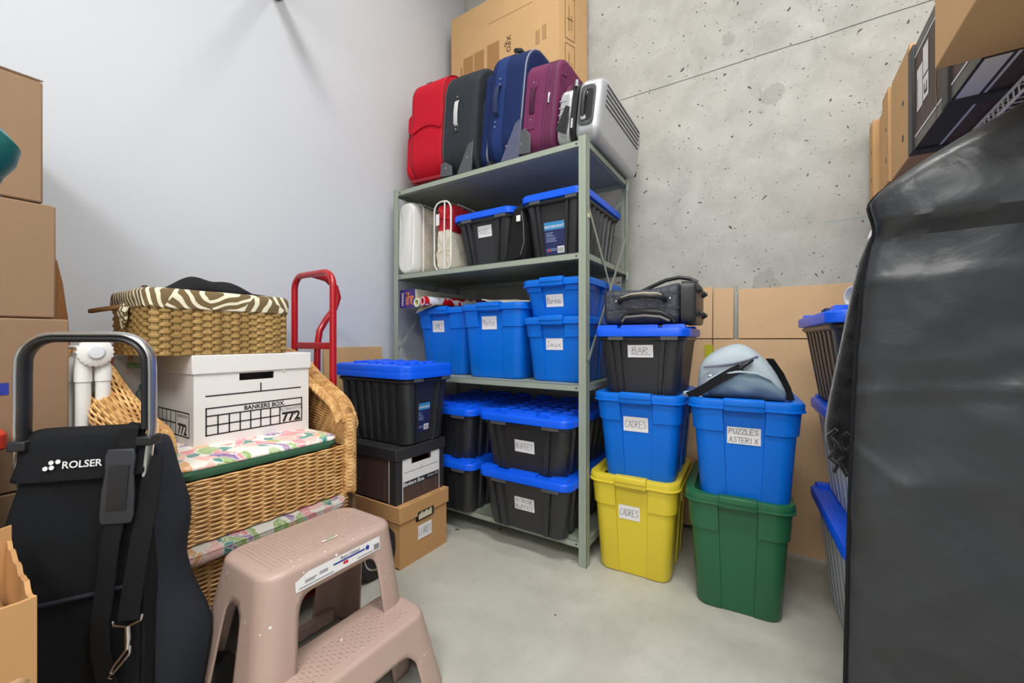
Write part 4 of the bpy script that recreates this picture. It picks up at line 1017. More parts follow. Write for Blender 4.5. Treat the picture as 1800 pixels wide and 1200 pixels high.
def tread(x0, x1, y0, y1, z):
    b = MB(); p = .0105; ix = int((x1-x0)/p); iy = int((y1-y0)/p)
    for i in range(ix):
        for j in range(iy):
            cx, cy = x0+(i+.5)*p, y0+(j+.5)*p; a = pi/4 if (i+j) % 2 else -pi/4; ux, uy = cos(a)*.0044, sin(a)*.0044; vx, vy = -sin(a)*.0011, cos(a)*.0011
            b.add([(cx-ux, cy-uy, z), (cx+vx, cy+vy, z+.0016), (cx+ux, cy+uy, z), (cx-vx, cy-vy, z+.0016)], [(0, 3, 2, 1)])
    return b
for par, q in ((up, (-.085, .09, -.155, .155, ZT+.0145)), (lo_, (.115, .205, -.165, .165, ZL+.0145))):
    o = tread(*q).obj('tread_pattern', TAUPE, par, smooth=False, fix=False); o['kind'] = 'stuff'
# printed sticker under the top edge
fq = lambda a, bb, d=0: (.118+.045*(1-bb/ZT)+.0012+d, a, bb)
st = decal('safety_sticker', [[(-.118, .378), (.125, .380), (.125, .414), (-.085, .414), (-.118, .402)]], fq, PAPER, up)
g = lambda a, bb, d=0: fq(a, bb, .0006)
decal('blue_bar', [R4(-.02, .075, .397, .401)], g, BLUPR, st); text('sticker_lettering', 'Ram United', .012, g, PRINT, st, .03, .4025)
decal('flag', [R4(.008, .022, .388, .395)], g, REDPR, st); decal('sticker_print', [R4(-.11+.0, -.02, .383, .385), R4(.05, .10, .384, .386), R4(-.095, -.065, .395, .397), R4(-.095, -.07, .391, .393), R4(-.058, -.035, .398, .4), R4(-.058, -.035, .394, .396)], g, mat('grey_print', (120, 122, 130), .6, var=0), st)
decal('sticker_barcode', [R4(.103, .122, .384+i*.003, .3855+i*.003) for i in range(5)], g, PRINT, st)
decal('blue_roundel', [[(.083+.006*cos(k*pi/8), .4+.006*sin(k*pi/8)) for k in range(16)]], g, BLUPR, st)
ft = FT(ZT+.0155); decal('peeled_sticker', [[(.055, -.01), (.062, -.012), (.064, .03), (.058, .035)]], ft, PAPER, up)
decal('green_print', [[(.056, .0), (.0595, .0), (.060, .026), (.057, .028)]], FT(ZT+.0162), mat('green_dot', (90, 170, 70), .5), up)

# ------------------------------------------------------------ suitcases on the top shelf
def soft(par, name, m, x0, x1, y0, y1, z0, z1, r, bev, pipe=None, pm=None):
    P = rrect((y1-y0)/2, (z1-z0)/2, r, 8); cy, cz = (y0+y1)/2, (z0+z1)/2
    b = MB(); b.extr([(a+cy, c+cz) for a, c in P], lambda a, c, d: (d, a, c), x0, x1); o = b.obj(name, m, par, bevel=bev, seg=4)
    if pipe:
        for x in pipe: MB().tube([(x, a*(1-.004/((y1-y0)/2))+cy, c*(1-.004/((z1-z0)/2))+cz) for a, c in P], .0042, 8, closed=True).obj('piping', pm or BPLA, o)
    return o
def wrap(par, name, m, x0, x1, y0, y1, z0, z1, r, e=.0012):
    P = rrect((y1-y0)/2+e, (z1-z0)/2+e, r, 8); b = MB(); b.extr([(a+(y0+y1)/2, c+(z0+z1)/2) for a, c in P], lambda a, c, d: (d, a, c), x0, x1)
    return b.obj(name, m, par)
def shandle(par, x, y, z0, z1, m, core, out=.022):
    pts = [(x, y, z0), (x, y-out*.7, z0+.012), (x, y-out, (z0+z1)/2), (x, y-out*.7, z1-.012), (x, y, z1)]
    MB().ribbon(pts, [((1, 0, 0), (0, 1, 0))]*5, .024, .007).obj('side_handle', m, par, bevel=.002)
def rivets(par, L):
    b = MB()
    for x, y, z in L: b.lathe([(.0045, 0), (.0035, .002), (.001, .0028)], lambda a, c, h: (x+a, y-h, z+c), 10)
    b.obj('rivet', CHROME, par)
def swheels(par, xs, y, m=RUB):
    for x in xs: MB().tube([(x-.012, y, .018), (x+.012, y, .018)], .02, 16).obj('wheel', m, par)
def guard(par, x0, x1, y, z, hgt, m=GPLA, left=False):
    P = [(x0, 0), (x1, 0), (x1, hgt), (x1-(x1-x0)*.35, hgt*.9), (x0, .01)] if not left else [(x0, 0), (x1, 0), (x1-(x1-x0)*.1, hgt*.7), (x0+(x1-x0)*.4, hgt), (x0, hgt*.95)]
    MB().extr(P, lambda a, c, d: (a, y-d, z+c), -.01, .003).obj('corner_guard', m, par, bevel=.003)
z = DECK[0]; GS = 'suitcases on the top shelf'; LEAN = rad(4.5)
def case(label, x, w=None):
    t = thing('suitcase', label, 'suitcase', (x, 1.672, z+.010), 0, GS); t.rotation_euler = (0, LEAN, 0); return t
# red
t = case('bright red fabric suitcase at the wall end of the top shelf', -1.665); t.rotation_euler = (0, rad(3), 0)
soft(t, 'main_body', RFAB, -.115, .125, 0, .40, .045, .635, .13, .018, (-.112, .122), mat('red_piping', (150, 20, 34), .5))
soft(t, 'front_pocket', RFAB, -.165, -.112, .015, .37, .065, .46, .06, .016, (-.128,), mat('red_piping', (150, 20, 34), .5))
b = MB(); b.loft([[(x, -.004, .333+.03*sin(pi*(x+.1)/.22)), (x, -.012, .333+.03*sin(pi*(x+.1)/.22)), (x, -.010, .30+.03*sin(pi*(x+.1)/.22)), (x, -.004, .30+.03*sin(pi*(x+.1)/.22))] for x in [-.10+.022*k for k in range(11)]]); b.obj('side_handle', RFAB, t, bevel=.002)
MB().box(-.04, .0, .036, .05, .586, .601).obj('top_tag', GPLA, t, bevel=.001)
b = MB(); b.tube([(-.14, .012, .33), (-.14, .008, .31), (-.14, .01, .295)], .005, 8); b.obj('zip_pull', CHROME, t)
b = MB(); b.box(-.105, .12, .004, .38, .03, .05); b.obj('base_plate', mat('red_base', (150, 18, 34), .5), t, bevel=.006)
for x in (-.085, .095):
    for y in (.03, .35):
        MB().tube([(x, y, .05), (x, y, .02)], .016, 10).obj('wheel_fork', mat('red_base', (150, 18, 34), .5), t); MB().tube([(x-.01, y, .016), (x+.01, y, .016)], .016, 14).obj('wheel', RUB, t)
# charcoal
t = case('charcoal fabric suitcase with a white trimmed handle on the top shelf', -1.415)
soft(t, 'main_body', GFAB, -.125, .10, 0, .40, .012, .60, .15, .02, (-.118, .072), GPLA)
soft(t, 'front_pocket', GFAB, .095, .118, .05, .36, .05, .45, .08, .010, (.112,), GPLA)
for xq in (-.055, .008): wrap(t, 'zip_seam', BLK, xq, xq+.0025, 0, .40, .012, .60, .15)
shandle(t, -.03, -.001, .27, .40, mat('white_trim', (206, 206, 208), .4), BPLA, .012)
for q in (.40, .235): MB().box(-.048, -.012, -.004, .004, q, q+.035).obj('handle_mount', BPLA, t, bevel=.002)
rivets(t, [(-.03, -.004, .42), (-.03, -.004, .252), (.062, -.004, .09), (-.085, -.004, .055)])
guard(t, .0, .092, -.001, .012, .16); guard(t, -.122, -.04, -.001, .012, .075, left=True); swheels(t, (.08, -.09), .03)
# navy
t = case('tall navy blue fabric suitcase with grey piping on the top shelf', -1.160); t.rotation_euler = (0, rad(6), 0)
soft(t, 'main_body', NFAB, -.085, .124, 0, .42, .010, .59, .14, .02, (.118,), mat('grey_piping', (130, 136, 150), .5))
soft(t, 'front_pocket', NFAB, -.135, -.08, .02, .39, .02, .50, .06, .018, (-.088,), mat('grey_piping', (130, 136, 150), .5))
wrap(t, 'webbing_strip', fabric('navy_web', (36, 58, 114), .8, 900), -.045, .012, 0, .42, .010, .59, .14, .002)
shandle(t, -.02, -.004, .24, .385, fabric('navy_handle', (52, 62, 92), .8, 900), BPLA, .03)
rivets(t, [(-.02, -.005, .42), (-.02, -.005, .395), (-.03, -.005, .215), (-.03, -.005, .19), (.05, -.006, .085)])
guard(t, .025, .125, -.002, .010, .20, mat('slate_plastic', (84, 88, 112), .45)); swheels(t, (.09, -.06), .03)
b = MB(); b.tube([(.02, .05, .575), (.02, .09, .60), (.02, .2, .60), (.02, .24, .577)], .012, 10); b.obj('top_handle', BPLA, t)
# plum
t = case('plum fabric suitcase with zip pulls between the navy and silver ones', -.940); t.rotation_euler = (0, rad(6), 0)
soft(t, 'main_body', PFAB, -.094, .085, 0, .40, .012, .45, .085, .018, (.072,), mat('plum_piping', (70, 36, 56), .5))
soft(t, 'front_pocket', PFAB, .08, .106, .08, .36, .03, .36, .06, .010, (.10,), mat('plum_piping', (70, 36, 56), .5))
MB().tube([(.1, .0, .345), (.105, .04, .35)], .006, 8).obj('pocket_tab', PFAB, t)
for xq in range(4): wrap(t, 'zip_track', mat('plum_zip', (70, 30, 54), .6), .020+.013*xq, .0225+.013*xq, 0, .40, .012, .45, .085)
shandle(t, -.04, -.001, .19, .31, fabric('plum_handle', (74, 36, 58), .8, 900), BPLA, .010)
for q in ((.31, .355), (.12, .19)): MB().box(-.06, -.02, -.004, .004, *q).obj('handle_mount', PFAB, t, bevel=.002)
rivets(t, [(-.04, -.005, .335), (-.04, -.005, .165), (-.085, -.005, .06)])
guard(t, -.098, -.03, -.001, .012, .12, left=True)
b = MB(); b.tube([(.046, -.003, .27), (.047, -.006, .25), (.047, -.006, .225)], .005, 8); b.obj('zip_pull', CHROME, t)
# silver hard shell lying on its long side
t = case('silver hard-shell suitcase with luggage tag at the open end of the top shelf', -.757); t.rotation_euler = (0, rad(6.5), 0); t.location.y = 1.66
soft(t, 'front_shell', SILV, -.085, -.012, .012, .58, .014, .262, .05, .022); soft(t, 'rear_shell', SILV, .008, .125, 0, .59, .012, .285, .06, .03)
soft(t, 'zip_gusset', BPLA, -.014, .010, .004, .585, .016, .278, .055, .004)
b = MB()
for k in range(5): b.tube([(.1255, .05, .25-.021*k), (.1262, .54, .25-.021*k)], .0028, 8)
b.obj('shell_grooves', GPLA, t)
b = MB()
for k in range(4): b.tube([(-.08, .0135, .20-.03*k), (-.045, .0115, .20-.03*k)], .0035, 8)
b.obj('shell_ribs', SILV, t)
P = rrect(.035, .085, .022, 5); b = MB(); b.extr([(.062+a, .155+c) for a, c in P], lambda a, c, d: (a, -d, c), -.006, .005); b.obj('handle_recess', GPLA, t, bevel=.003)
P = rrect(.024, .066, .016, 5); b = MB(); b.extr([(.064+a, .155+c) for a, c in P], lambda a, c, d: (a, -.0052-d, c), 0, .0008); b.obj('recess_floor', BPLA, t)
MB().tube([(.052, -.010, .10), (.050, -.018, .125), (.050, -.019, .155), (.050, -.018, .19), (.054, -.010, .212)], .0095, 12).obj('side_handle', BPLA, t)
for zz in (.098, .208): MB().tube([(.052, -.004, zz), (.052, -.013, zz+(.008 if zz < .15 else -.008))], .011, 10).obj('handle_end', WPLA, t)
b = MB(); b.extr([(-.075, .06), (-.02, .04), (-.012, .155), (-.035, .165)], lambda a, c, d: (a, -.012-d, c), 0, .004); b.obj('luggage_tag', BPLA, t, bevel=.002)
MB().ribbon([(.002, -.006, .25), (.004, -.010, .2), (.004, -.012, .12), (.004, -.008, .05)], [((1, 0, 0), (0, 1, 0))]*4, .02, .004).obj('tag_strap', BPLA, t)
b = MB(); b.tube([(.008, -.014, .235), (.008, -.014, .262)], .008, 10); b.tube([(.004, -.014, .06), (.004, -.014, .10)], .0065, 10); b.obj('strap_buckle', CHROME, t)
for zz in (.06, .215): MB().tube([(.085, .588, zz), (.112, .588, zz)], .022, 14).obj('wheel', RUB, t)
# big printed carton behind the suitcases
t = thing('tall_carton', 'tall tan printed carton standing behind the suitcases on the top shelf', 'box', (-1.86, 2.13, z))
b = MB(); H2 = 1.33; A = [(0, 0), (.815, 0), (.900, .225), (.02, .235)]
b.loft([[(x, y, 0) for x, y in A], [(x, y, H2-(.0)) for x, y in A]]); b.obj('carton_body', CARDZ, t, smooth=False, bevel=.003)
f = FR(0, .001); cp = mat('carton_print', (92, 66, 40), .7, var=0)
decal('print_blocks', [R4(.11, .19, .72, 1.02), R4(.20, .28, .72, 1.025), R4(.305, .40, .72, 1.035), R4(.085, .10, .80, .97)], f, mat('carton_faint', (170, 128, 80), .8, var=.25, vs=120), t)
decal('perforation', [R4(.32+.0125*i, .3265+.0125*i, 1.168, 1.172) for i in range(26)], f, cp, t)
decal('small_print', [R4(.665+.010*i, .668+.010*i, .90, .985) for i in range(3)]+[R4(.71+.010*i, .713+.010*i, .91, 1.0) for i in range(3)], f, cp, t)
text('print_lettering', 'xgo', .07, f, cp, t, .455, .985, rot=-pi/2)
sv = Vc((.085, .225, 0)).normalized(); fsd = lambda a, bb, d=0: (.815+sv.x*a+.001, sv.y*a-.0004, bb)
decal('side_pictograms', [q for zz in (.35, .63, .91) for q in (R4(.05, .13, zz, zz+.004), R4(.05, .13, zz+.25, zz+.254), R4(.05, .053, zz, zz+.25), R4(.127, .13, zz, zz+.25), R4(.08, .084, zz+.05, zz+.2), R4(.07, .115, zz+.12, zz+.125), R4(.10, .104, zz+.06, zz+.15))], fsd, cp, t)
# ------------------------------------------------------------ second shelf: bedding bags and small bag
z = DECK[1]
def lump(x0, x1, y0, y1, z0, z1, r, amp, sc, seed, n=16):
    """soft folded cloth block: rounded rectangle rings (XZ) along Y with folds"""
    b = MB(); rg = []; cx, cz = (x0+x1)/2, (z0+z1)/2; hx_, hz_ = (x1-x0)/2, (z1-z0)/2; P = rrect(hx_, hz_, min(r, hx_*.9, hz_*.9), 8)
    Q = []
    for i in range(len(P)):
        a, c = P[i], P[(i+1) % len(P)]; m = max(1, int(sqrt((a[0]-c[0])**2+(a[1]-c[1])**2)/.012))
        Q += [(a[0]+(c[0]-a[0])*k/m, a[1]+(c[1]-a[1])*k/m) for k in range(m)]
    for q, k in [(0, .1), (0, .5), (0, .8)]+[(i/n, 1) for i in range(n+1)]:
        y = y0+(y1-y0)*q; ring_ = []
        for a, c in Q:
            v = Vc((a*sc+seed, y*sc, c*sc)); d = amp*(abs(mnoise.noise(v))*2-.7+.5*mnoise.noise(v*2.3))
            e = 1 if q > 0 else 1
            ring_.append((cx+a*k*(1+d/hx_*.6), y-(0 if q > 0 else d*1.4*(1 if k < .95 else 0)), cz+c*k*(1+d/hz_*.6)))
        rg.append(ring_)
    return b.loft(rg)
def bedding(label, loc, w, l, h, redtop, rz=0):
    t = thing('bedding_bag', label, 'bag', loc, rz, 'zipped bedding bags')
    if not redtop:
        b = MB(); rg = []
        for y, k in ((.0, .80), (-.006, .86), (-.004, .93), (.012, .985), (.05, 1), (.07, 1)):
            rg.append([(a*k, y-.010*mnoise.noise(Vc((a*14, c*9, 3)))*(1 if y < .01 else 0), h/2+c*k) for a, c in rrect(w/2, h/2, .05, 8)])
        b.loft(rg); b.obj('vinyl_front', VINYL, t, sub=1)
        lump(-w/2+.006, w/2-.004, .06, l, .006, h-.012, .05, .012, 22, 3).obj('quilt', QUILT, t, sub=1)
        MB().tube([(a*1.0, .072, h/2+c) for a, c in rrect(w/2, h/2, .05, 8)], .004, 8, closed=True).obj('piping', WPLA, t)
    else:
        lump(-w/2+.012, w/2-.012, .012, l-.01, .008, h*.60, .03, .014, 20, 8).obj('quilt', QUILT, t, sub=1)
        lump(-w/2+.014, w/2-.014, .016, l-.01, h*.56, h-.014, .03, .010, 20, 5).obj('red_quilt', REDQ, t, sub=1)
        decal('care_tag', [R4(-.045, -.020, h*.66, h*.82)], FR(.0), PAPER, t)
        for yy in (.004, l-.004): MB().tube([(a, yy, h/2+c) for a, c in rrect(w/2-.004, h/2-.003, .05, 8)], .005, 8, closed=True).obj('piping', WPLA, t)
        MB().tube([(.02, -.001, .006), (.02, -.006, h*.5), (.02, -.001, h-.006)], .004, 8).obj('piping', WPLA, t)
    b = MB(); P = rrect(w/2-.001, h/2-.001, .05, 8); y0 = .066 if not redtop else 0
    b.loft([[(a, y, h/2+c) for a, c in P] for y in (y0, l)], cap0=redtop); o = b.obj('clear_cover', FILM, t)
    b = MB(); b.tube([(0, l*.3, h), (0, l*.32, h+.016), (0, l*.68, h+.016), (0, l*.7, h)], .005, 8); b.obj('carry_handle', WPLA, t)
    return t
bedding('white vinyl bedding bag with cream quilt at the left of the second shelf', (-1.789, 1.662, z), .13, .44, .425, False)
bedding('clear bedding bag with red and cream quilts beside the NOEL bin', (-1.527, 1.675, z), .128, .42, .385, True)
t = thing('shoulder_bag', 'black shoulder bag with a white tag squeezed between the two bins', 'bag', (-1.045, 1.66, z))
b = MB(); b.loft([[(x+dx, y+.10, zz) for x, y in rrect(hx_, .09, .02, 5)] for zz, hx_, dx in ((0, .045, -.015), (.02, .06, -.012), (.10, .05, 0), (.18, .042, .004), (.25, .032, .004), (.27, .018, .004))]); b.obj('bag_body', STRAP, t, sub=2)
MB().tube([(.03, .0, .03), (.048, .002, .09), (.045, .0, .18), (.02, .02, .255)], .003, 8).obj('piping', GPLA, t)
MB().box(.006, .028, -.002, .004, .19, .22).obj('white_tag', WPLA, t, bevel=.002)
MB().ribbon([(-.07, .004, .008), (-.02, -.004, .018), (.03, .004, .03)], [((0, 0, 1), (0, 1, 0))]*3, .02, .004).obj('bottom_strap', STRAP, t)
# third shelf: long box and gift wrap on the first totes
z3 = DECK[2]+.377
t = thing('long_box', 'long purple and white printed box lying across the left tote', 'box', (-1.775, 1.655, z3+.001))
b = MB(); b.box(-.062, .062, .002, .52, 0, .105); b.obj('box_body', mat('white_grey_card', (206, 200, 190), .5, var=.08), t, bevel=.002)
decal('purple_end', [R4(-.062, .062, 0, .105)], FR(.002, .001), PURP, t, .0008)
text('orange_lettering', 'Mitt', .044, FR(.002, .0025), ORAN, t, -.012, .088, rot=-pi/2, align='LEFT', bold=.02); text('orange_lettering', 'Bar', .04, FR(.002, .0025), ORAN, t, .022, .07, rot=-pi/2, align='LEFT', bold=.02)
text('white_lettering', 'kitchen', .026, FR(.002, .0025), WPR, t, -.046, .086, rot=-pi/2, align='LEFT', bold=.02)
decal('purple_flash', [[(.10, .0), (.16, .0), (.13, .05)]], lambda a, bb, d=0: (.0632, a, bb+.02), PURP, t); decal('fine_print', [R4(.2, .5, .02+.012*i, .024+.012*i) for i in range(6)], lambda a, bb, d=0: (.0632, a, bb), mat('grey_print', (120, 122, 130), .6, var=0), t)
def wraproll(label, loc, r, m, rim, L=.5, rz=0):
    t = thing('gift_wrap_roll', label, 'gift wrap', loc, rz, 'gift wrap rolls')
    fw = lambda a, c, h: (a, h, c+r)
    b = MB(); n = 24; rg = [[fw(q*cos(2*pi*k/n), q*sin(2*pi*k/n), h) for k in range(n)] for q, h in ((r*.55, .0), (r, 0), (r, L), (r*.55, L), (r*.55, 0))]
    b.loft(rg, cap0=False, cap1=False); b.obj('paper', m, t)
    b = MB(); b.loft([[fw(q*cos(2*pi*k/n), q*sin(2*pi*k/n), h) for k in range(n)] for q, h in ((r*.58, -.002), (r*.97, -.002), (r*.97, .003), (r*.58, .003), (r*.58, -.002))], cap0=False, cap1=False); b.obj('roll_end', rim, t)
wraproll('pale yellow gift wrap roll leaning on the purple box', (-1.690, 1.645, z3+.001), .026, mat('yellow_wrap', (226, 214, 140), .4), mat('cream_wrap', (226, 228, 206), .5), .46, -4)
wraproll('red and white gift wrap roll on the left blue tote', (-1.632, 1.632, z3+.004), .027, SANTA, mat('pink_wrap', (232, 180, 186), .5), .5, -16)
b = MB(); b.add([(-.03, 0, .0), (.10, .0, .01), (.09, .2, .012), (-.01, .2, .008), (-.045, -.012, -.035)], [(0, 1, 2, 3), (0, 4, 1)]); o = b.obj('loose_wrap', mat('grey_wrap', (150, 140, 122), .5), None, smooth=False); q = o.modifiers.new('th', 'SOLIDIFY'); q.thickness = .001; o.location = (-1.665, 1.668, z3+.0015); tag(o, 'loose torn flap of wrapping paper under the red roll', 'gift wrap')
# crumpled cream cloth on the Photos tote
b = MB(); n = 10; V = []
for i in range(n+1):
    for j in range(n+1):
        u, v = i/n, j/n; V.append((-.15+.30*u, .24*v, .006+.03*max(0, mnoise.noise(Vc((u*4, v*4, 2)))+.35)*(1-abs(2*v-1)**4)*(1-abs(2*u-1)**6)+.022*(u < .12)))
b.add(V, [(i*(n+1)+j, (i+1)*(n+1)+j, (i+1)*(n+1)+j+1, i*(n+1)+j+1) for i in range(n) for j in range(n)])
o = b.obj('cream_cloth', QUILT, None); q = o.modifiers.new('s', 'SUBSURF'); q.render_levels = 1; q = o.modifiers.new('th', 'SOLIDIFY'); q.thickness = .006; o.location = (-1.15, 1.72, z3+.003); tag(o, 'crumpled cream cloth lying on the Photos tote', 'cloth')

# ------------------------------------------------------------ bags on the right stacks
t = thing('trolley_bag', 'black trolley bag with beige trimmed handles lying on the BAR bin', 'bag', (-.40, 1.66, 1.033), 2.5)
b = MB(); rg = []
for x, hz, sq in ((-.205, .135, .9), (-.20, .150, 1), (-.15, .146, 1), (-.05, .138, 1), (.03, .15, 1), (.08, .162, 1), (.10, .165, 1)):
    rg.append([(x, .155+a*sq, hz/2+c) for a, c in rrect(.15, hz/2, .035, 5)])
b.loft(rg); b.obj('bag_body', TBAG, t, sub=1)
b = MB(); b.loft([[(x, .155+a*s_, .082+c*s_) for a, c in rrect(.150, .083, .03, 5)] for x, s_ in ((.10, 1.0), (.145, 1.0), (.152, .97), (.154, .9))]); b.obj('end_plate', BPLA, t)
for y, zz in ((.05, .13), (.05, .04), (.25, .13), (.25, .04)): MB().lathe([(.016, 0), (.014, .01), (.009, .014), (.008, .02), (.001, .022)], lambda a, c, h: (.152+h, y+a, zz+c), 14).obj('foot', BPLA, t)
b = MB(); b.tube([(-.135, .003, .092), (-.13, -.016, .098), (-.08, -.030, .108), (-.03, -.032, .110), (.02, -.026, .106), (.04, -.012, .098), (.045, .003, .092)], .010, 10); hd = b.obj('carry_handle', BPLA, t)
MB().tube([(-.125, -.018, .106), (-.08, -.033, .117), (-.03, -.036, .120), (.02, -.030, .116), (.032, -.02, .109)], .0048, 8).obj('handle_trim', mat('beige_trim', (176, 166, 148), .5), hd)
b = MB(); b.tube([(-.12, -.004, .004), (-.12, -.010, .028), (-.09, -.02, .046), (-.03, -.024, .050), (.03, -.022, .044), (.07, -.012, .022), (.08, -.004, .006)], .008, 10); h2 = b.obj('pull_handle', BPLA, t)
MB().tube([(-.12, -.012, .012), (-.105, -.022, .028), (-.03, -.026, .032), (.03, -.024, .026), (.062, -.014, .01)], .005, 8).obj('handle_trim', mat('grey_trim', (120, 116, 110), .5), h2)
rivets(t, [(-.15, .004, .096), (.062, -.002, .098)])
b = MB(); b.tube([(-.08, .1, .135), (-.03, .1, .158), (.03, .1, .182), (.08, .1, .19), (.12, .1, .182), (.15, .1, .165)], .008, 10); b.obj('top_cord', BPLA, t)
decal('seam', [R4(-.2, .1, .118, .1205), R4(-.2, .1, .062, .0645)], FR(.003), BLK, t)
# grey duffel
t = thing('duffel_bag', 'grey-blue canvas duffel bag with black strap on the PUZZLES tote', 'bag', (-.100, 1.625, .752), 4)
b = MB(); rg = []
prof = [(-.142, .02, .03), (-.140, .06, .085), (-.130, .10, .135), (-.10, .13, .165), (-.06, .14, .19), (-.015, .145, .207), (.02, .145, .200), (.06, .142, .172), (.10, .138, .125), (.13, .125, .07), (.145, .10, .03)]
for x, hy_, hz in prof:
    ring_ = []
    for k in range(22):
        a = 2*pi*k/22; c, s_ = cos(a), sin(a); y = .145+hy_*(abs(c)**.6)*(1 if c > 0 else -1); zz = hz/2+hz/2*(abs(s_)**.6)*(1 if s_ > 0 else -1)
        w_ = .014*mnoise.noise(Vc((x*18, y*14, zz*20)))+.010*(abs(mnoise.noise(Vc((x*14+3, y*9, zz*30))))-.2); ring_.append((x, y+w_, max(0, zz+w_*.7)))
    rg.append(ring_)
b.loft(rg); b.obj('bag_body', DUF, t, sub=1)
# front pocket panel that follows the bag front, its shade painted as darker canvas
def duf_front(x):
    import bisect
    xs = [p[0] for p in prof]; i = max(0, min(len(prof)-2, bisect.bisect_right(xs, x)-1)); q = (x-xs[i])/(xs[i+1]-xs[i]); return prof[i][1]+(prof[i+1][1]-prof[i][1])*q, prof[i][2]+(prof[i+1][2]-prof[i][2])*q
b = MB(); nx, nz = 14, 8; V = []
for i in range(nx+1):
    x = -.10+.235*i/nx; hy_, hz = duf_front(x)
    ztop = min(hz*.62, .102)
    for j in range(nz+1):
        zz = .004+(ztop-.004)*j/nz; s_ = max(-1, min(1, (zz-hz/2)/(hz/2))); k = abs(s_)**(1/.6); c = sqrt(max(0, 1-k*k)); y = .145-hy_*c**.6
        V.append((x, y-.006-.007*sin(pi*j/nz)-.012*mnoise.noise(Vc((x*16+zz*10, zz*30, 4))), zz))
b.add(V, [(i*(nz+1)+j, (i+1)*(nz+1)+j, (i+1)*(nz+1)+j+1, i*(nz+1)+j+1) for i in range(nx) for j in range(nz)]); o = b.obj('front_pocket', DUFD, t); q = o.modifiers.new('th', 'SOLIDIFY'); q.thickness = .005; q.offset = 0; q = o.modifiers.new('s', 'SUBSURF'); q.render_levels = 1
MB().tube([(-.115, .02, .118), (-.07, .004, .125), (-.02, .002, .134), (.03, .004, .150), (.055, .03, .16)], .004, 8).obj('zip', mat('duffel_zip', (120, 122, 140), .5), t)
P_ = [(.006, -.008, .122), (-.02, -.018, .108), (-.06, -.024, .082), (-.10, -.022, .052), (-.14, -.012, .024), (-.165, .0, .012)]
MB().ribbon(P_, [((-.54, 0, .84), (0, 1, 0))]*len(P_), .030, .003).obj('shoulder_strap', STRAP, t)
b = MB(); b.tube([(.0, -.012, .118), (.012, -.014, .130), (.03, -.008, .142), (.04, .0, .148)], [.008, .009, .007, .004], 10); b.obj('snap_hook', BPLA, t)
P_ = [(.095, .10, .15), (.125, .10, .10), (.145, .09, .05), (.155, .07, .008)]
MB().ribbon(P_, [((.75, -.65, 0), (.5, .6, .4))]*4, .028, .004).obj('side_strap', STRAP, t)
MB().tube([(-.105, -.012, .03), (-.10, -.016, .075), (-.06, -.018, .098), (.0, -.018, .108), (.05, -.014, .104), (.09, -.006, .085), (.12, .012, .05)], .0042, 8).obj('pocket_edge', DUF, t)
MB().tube([(-.15, .01, .025), (-.178, .01, .022), (-.182, .03, .012), (-.16, .05, .006), (-.12, .02, .006)], .006, 8).obj('side_tab', DUF, t)
MB().box(-.10, -.085, -.004, .01, .083, .093).obj('zip_pull', CHROME, t, bevel=.002)
# cardboard leaning on the concrete wall
t = thing('flattened_carton', 'large opened tan carton leaning on the concrete wall behind the totes', 'cardboard', (0, 2.345, 0))
def panel(nm, x0, x1, z0, z1, y0, y1, dz=(0, 0)):
    b = MB(); th = .006
    b.loft([[(x0, y0, z0), (x1, y0, z0), (x1, y0+th, z0), (x0, y0+th, z0)], [(x0, y1, z1+dz[0]), (x1, y1, z1+dz[1]), (x1, y1+th, z1+dz[1]), (x0, y1+th, z1+dz[0])]]); return b.obj(nm, CARDW, t, smooth=False, bevel=.001)
panel('top_flap', -.66, -.268, .977, 1.245, -.010, .012); panel('top_flap', -.264, -.172, .977, 1.236, -.008, .012); panel('top_flap', -.150, .42, .977, 1.225, -.008, .016, (0, 0))
panel('side_panel', -.66, -.268, .02, .972, -.09, -.014); panel('side_panel', -.262, .44, .02, .972, -.09, -.012)
panel('bottom_flap', -.262, .44, .0, .02, -.092, -.09)
decal('yellow_tag', [R4(-.30, -.262, .87, .945)], lambda a, bb, d=0: (a, -.034-d, bb), HIVIS, t, .001)
# bits on the right black bin
t = thing('cup', 'white cup lying on the right black bin lid', 'cup', (.205, 1.66, 1.068))
fc = lambda a, c, h: (h*.5+a*.6, -.05+h*.8-a*.6, .034+c)
b = MB(); b.lathe([(.018, .09), (.022, .088), (.03, .0), (.033, -.004), (.030, -.004), (.024, .04), (.001, .05)], fc, 24); b.obj('cup_body', WPLA, t)
b = MB(); b.box(-.03, .09, -.04, .08, 0, .012); o = b.obj('small_pouch', mat('pouch_navy', (28, 52, 84), .6), None, bevel=.004); o.location = (.175, 1.78, 1.066); tag(o, 'flat navy pouch on the right black bin lid', 'pouch')

# ------------------------------------------------------------ wire closet shelf with boxes, garments
WX0, WZ = .464, 1.548
t = thing('wire_shelf', 'white wire closet shelf on the right wall carrying boxes', 'shelf', (WX0, 0, WZ))
b = MB()
for zz in (0, -.028): b.tube([(0, -.6, zz), (0, YW-.01, zz)], .0035, 8)
b.obj('front_wire', WPLA, t)
b = MB(); b.tube([(XR-WX0-.01, -.6, 0), (XR-WX0-.01, YW-.01, 0)], .0035, 8); b.tube([(.25, -.6, -.006), (.25, YW-.01, -.006)], .003, 8); b.obj('rear_wire', WPLA, t)
wm = None
for k in range(116):
    y = -.58+k*.0255
    if wm is None: wm = MB().tube([(0, 0, -.03), (-.002, 0, 0), (.01, 0, .004), (XR-WX0-.002, 0, .004)], .0018, 6).obj('cross_wire', WPLA, t); o = wm
    else: o = wm.copy(); COL.objects.link(o); o.parent = t
    o.location.y = y
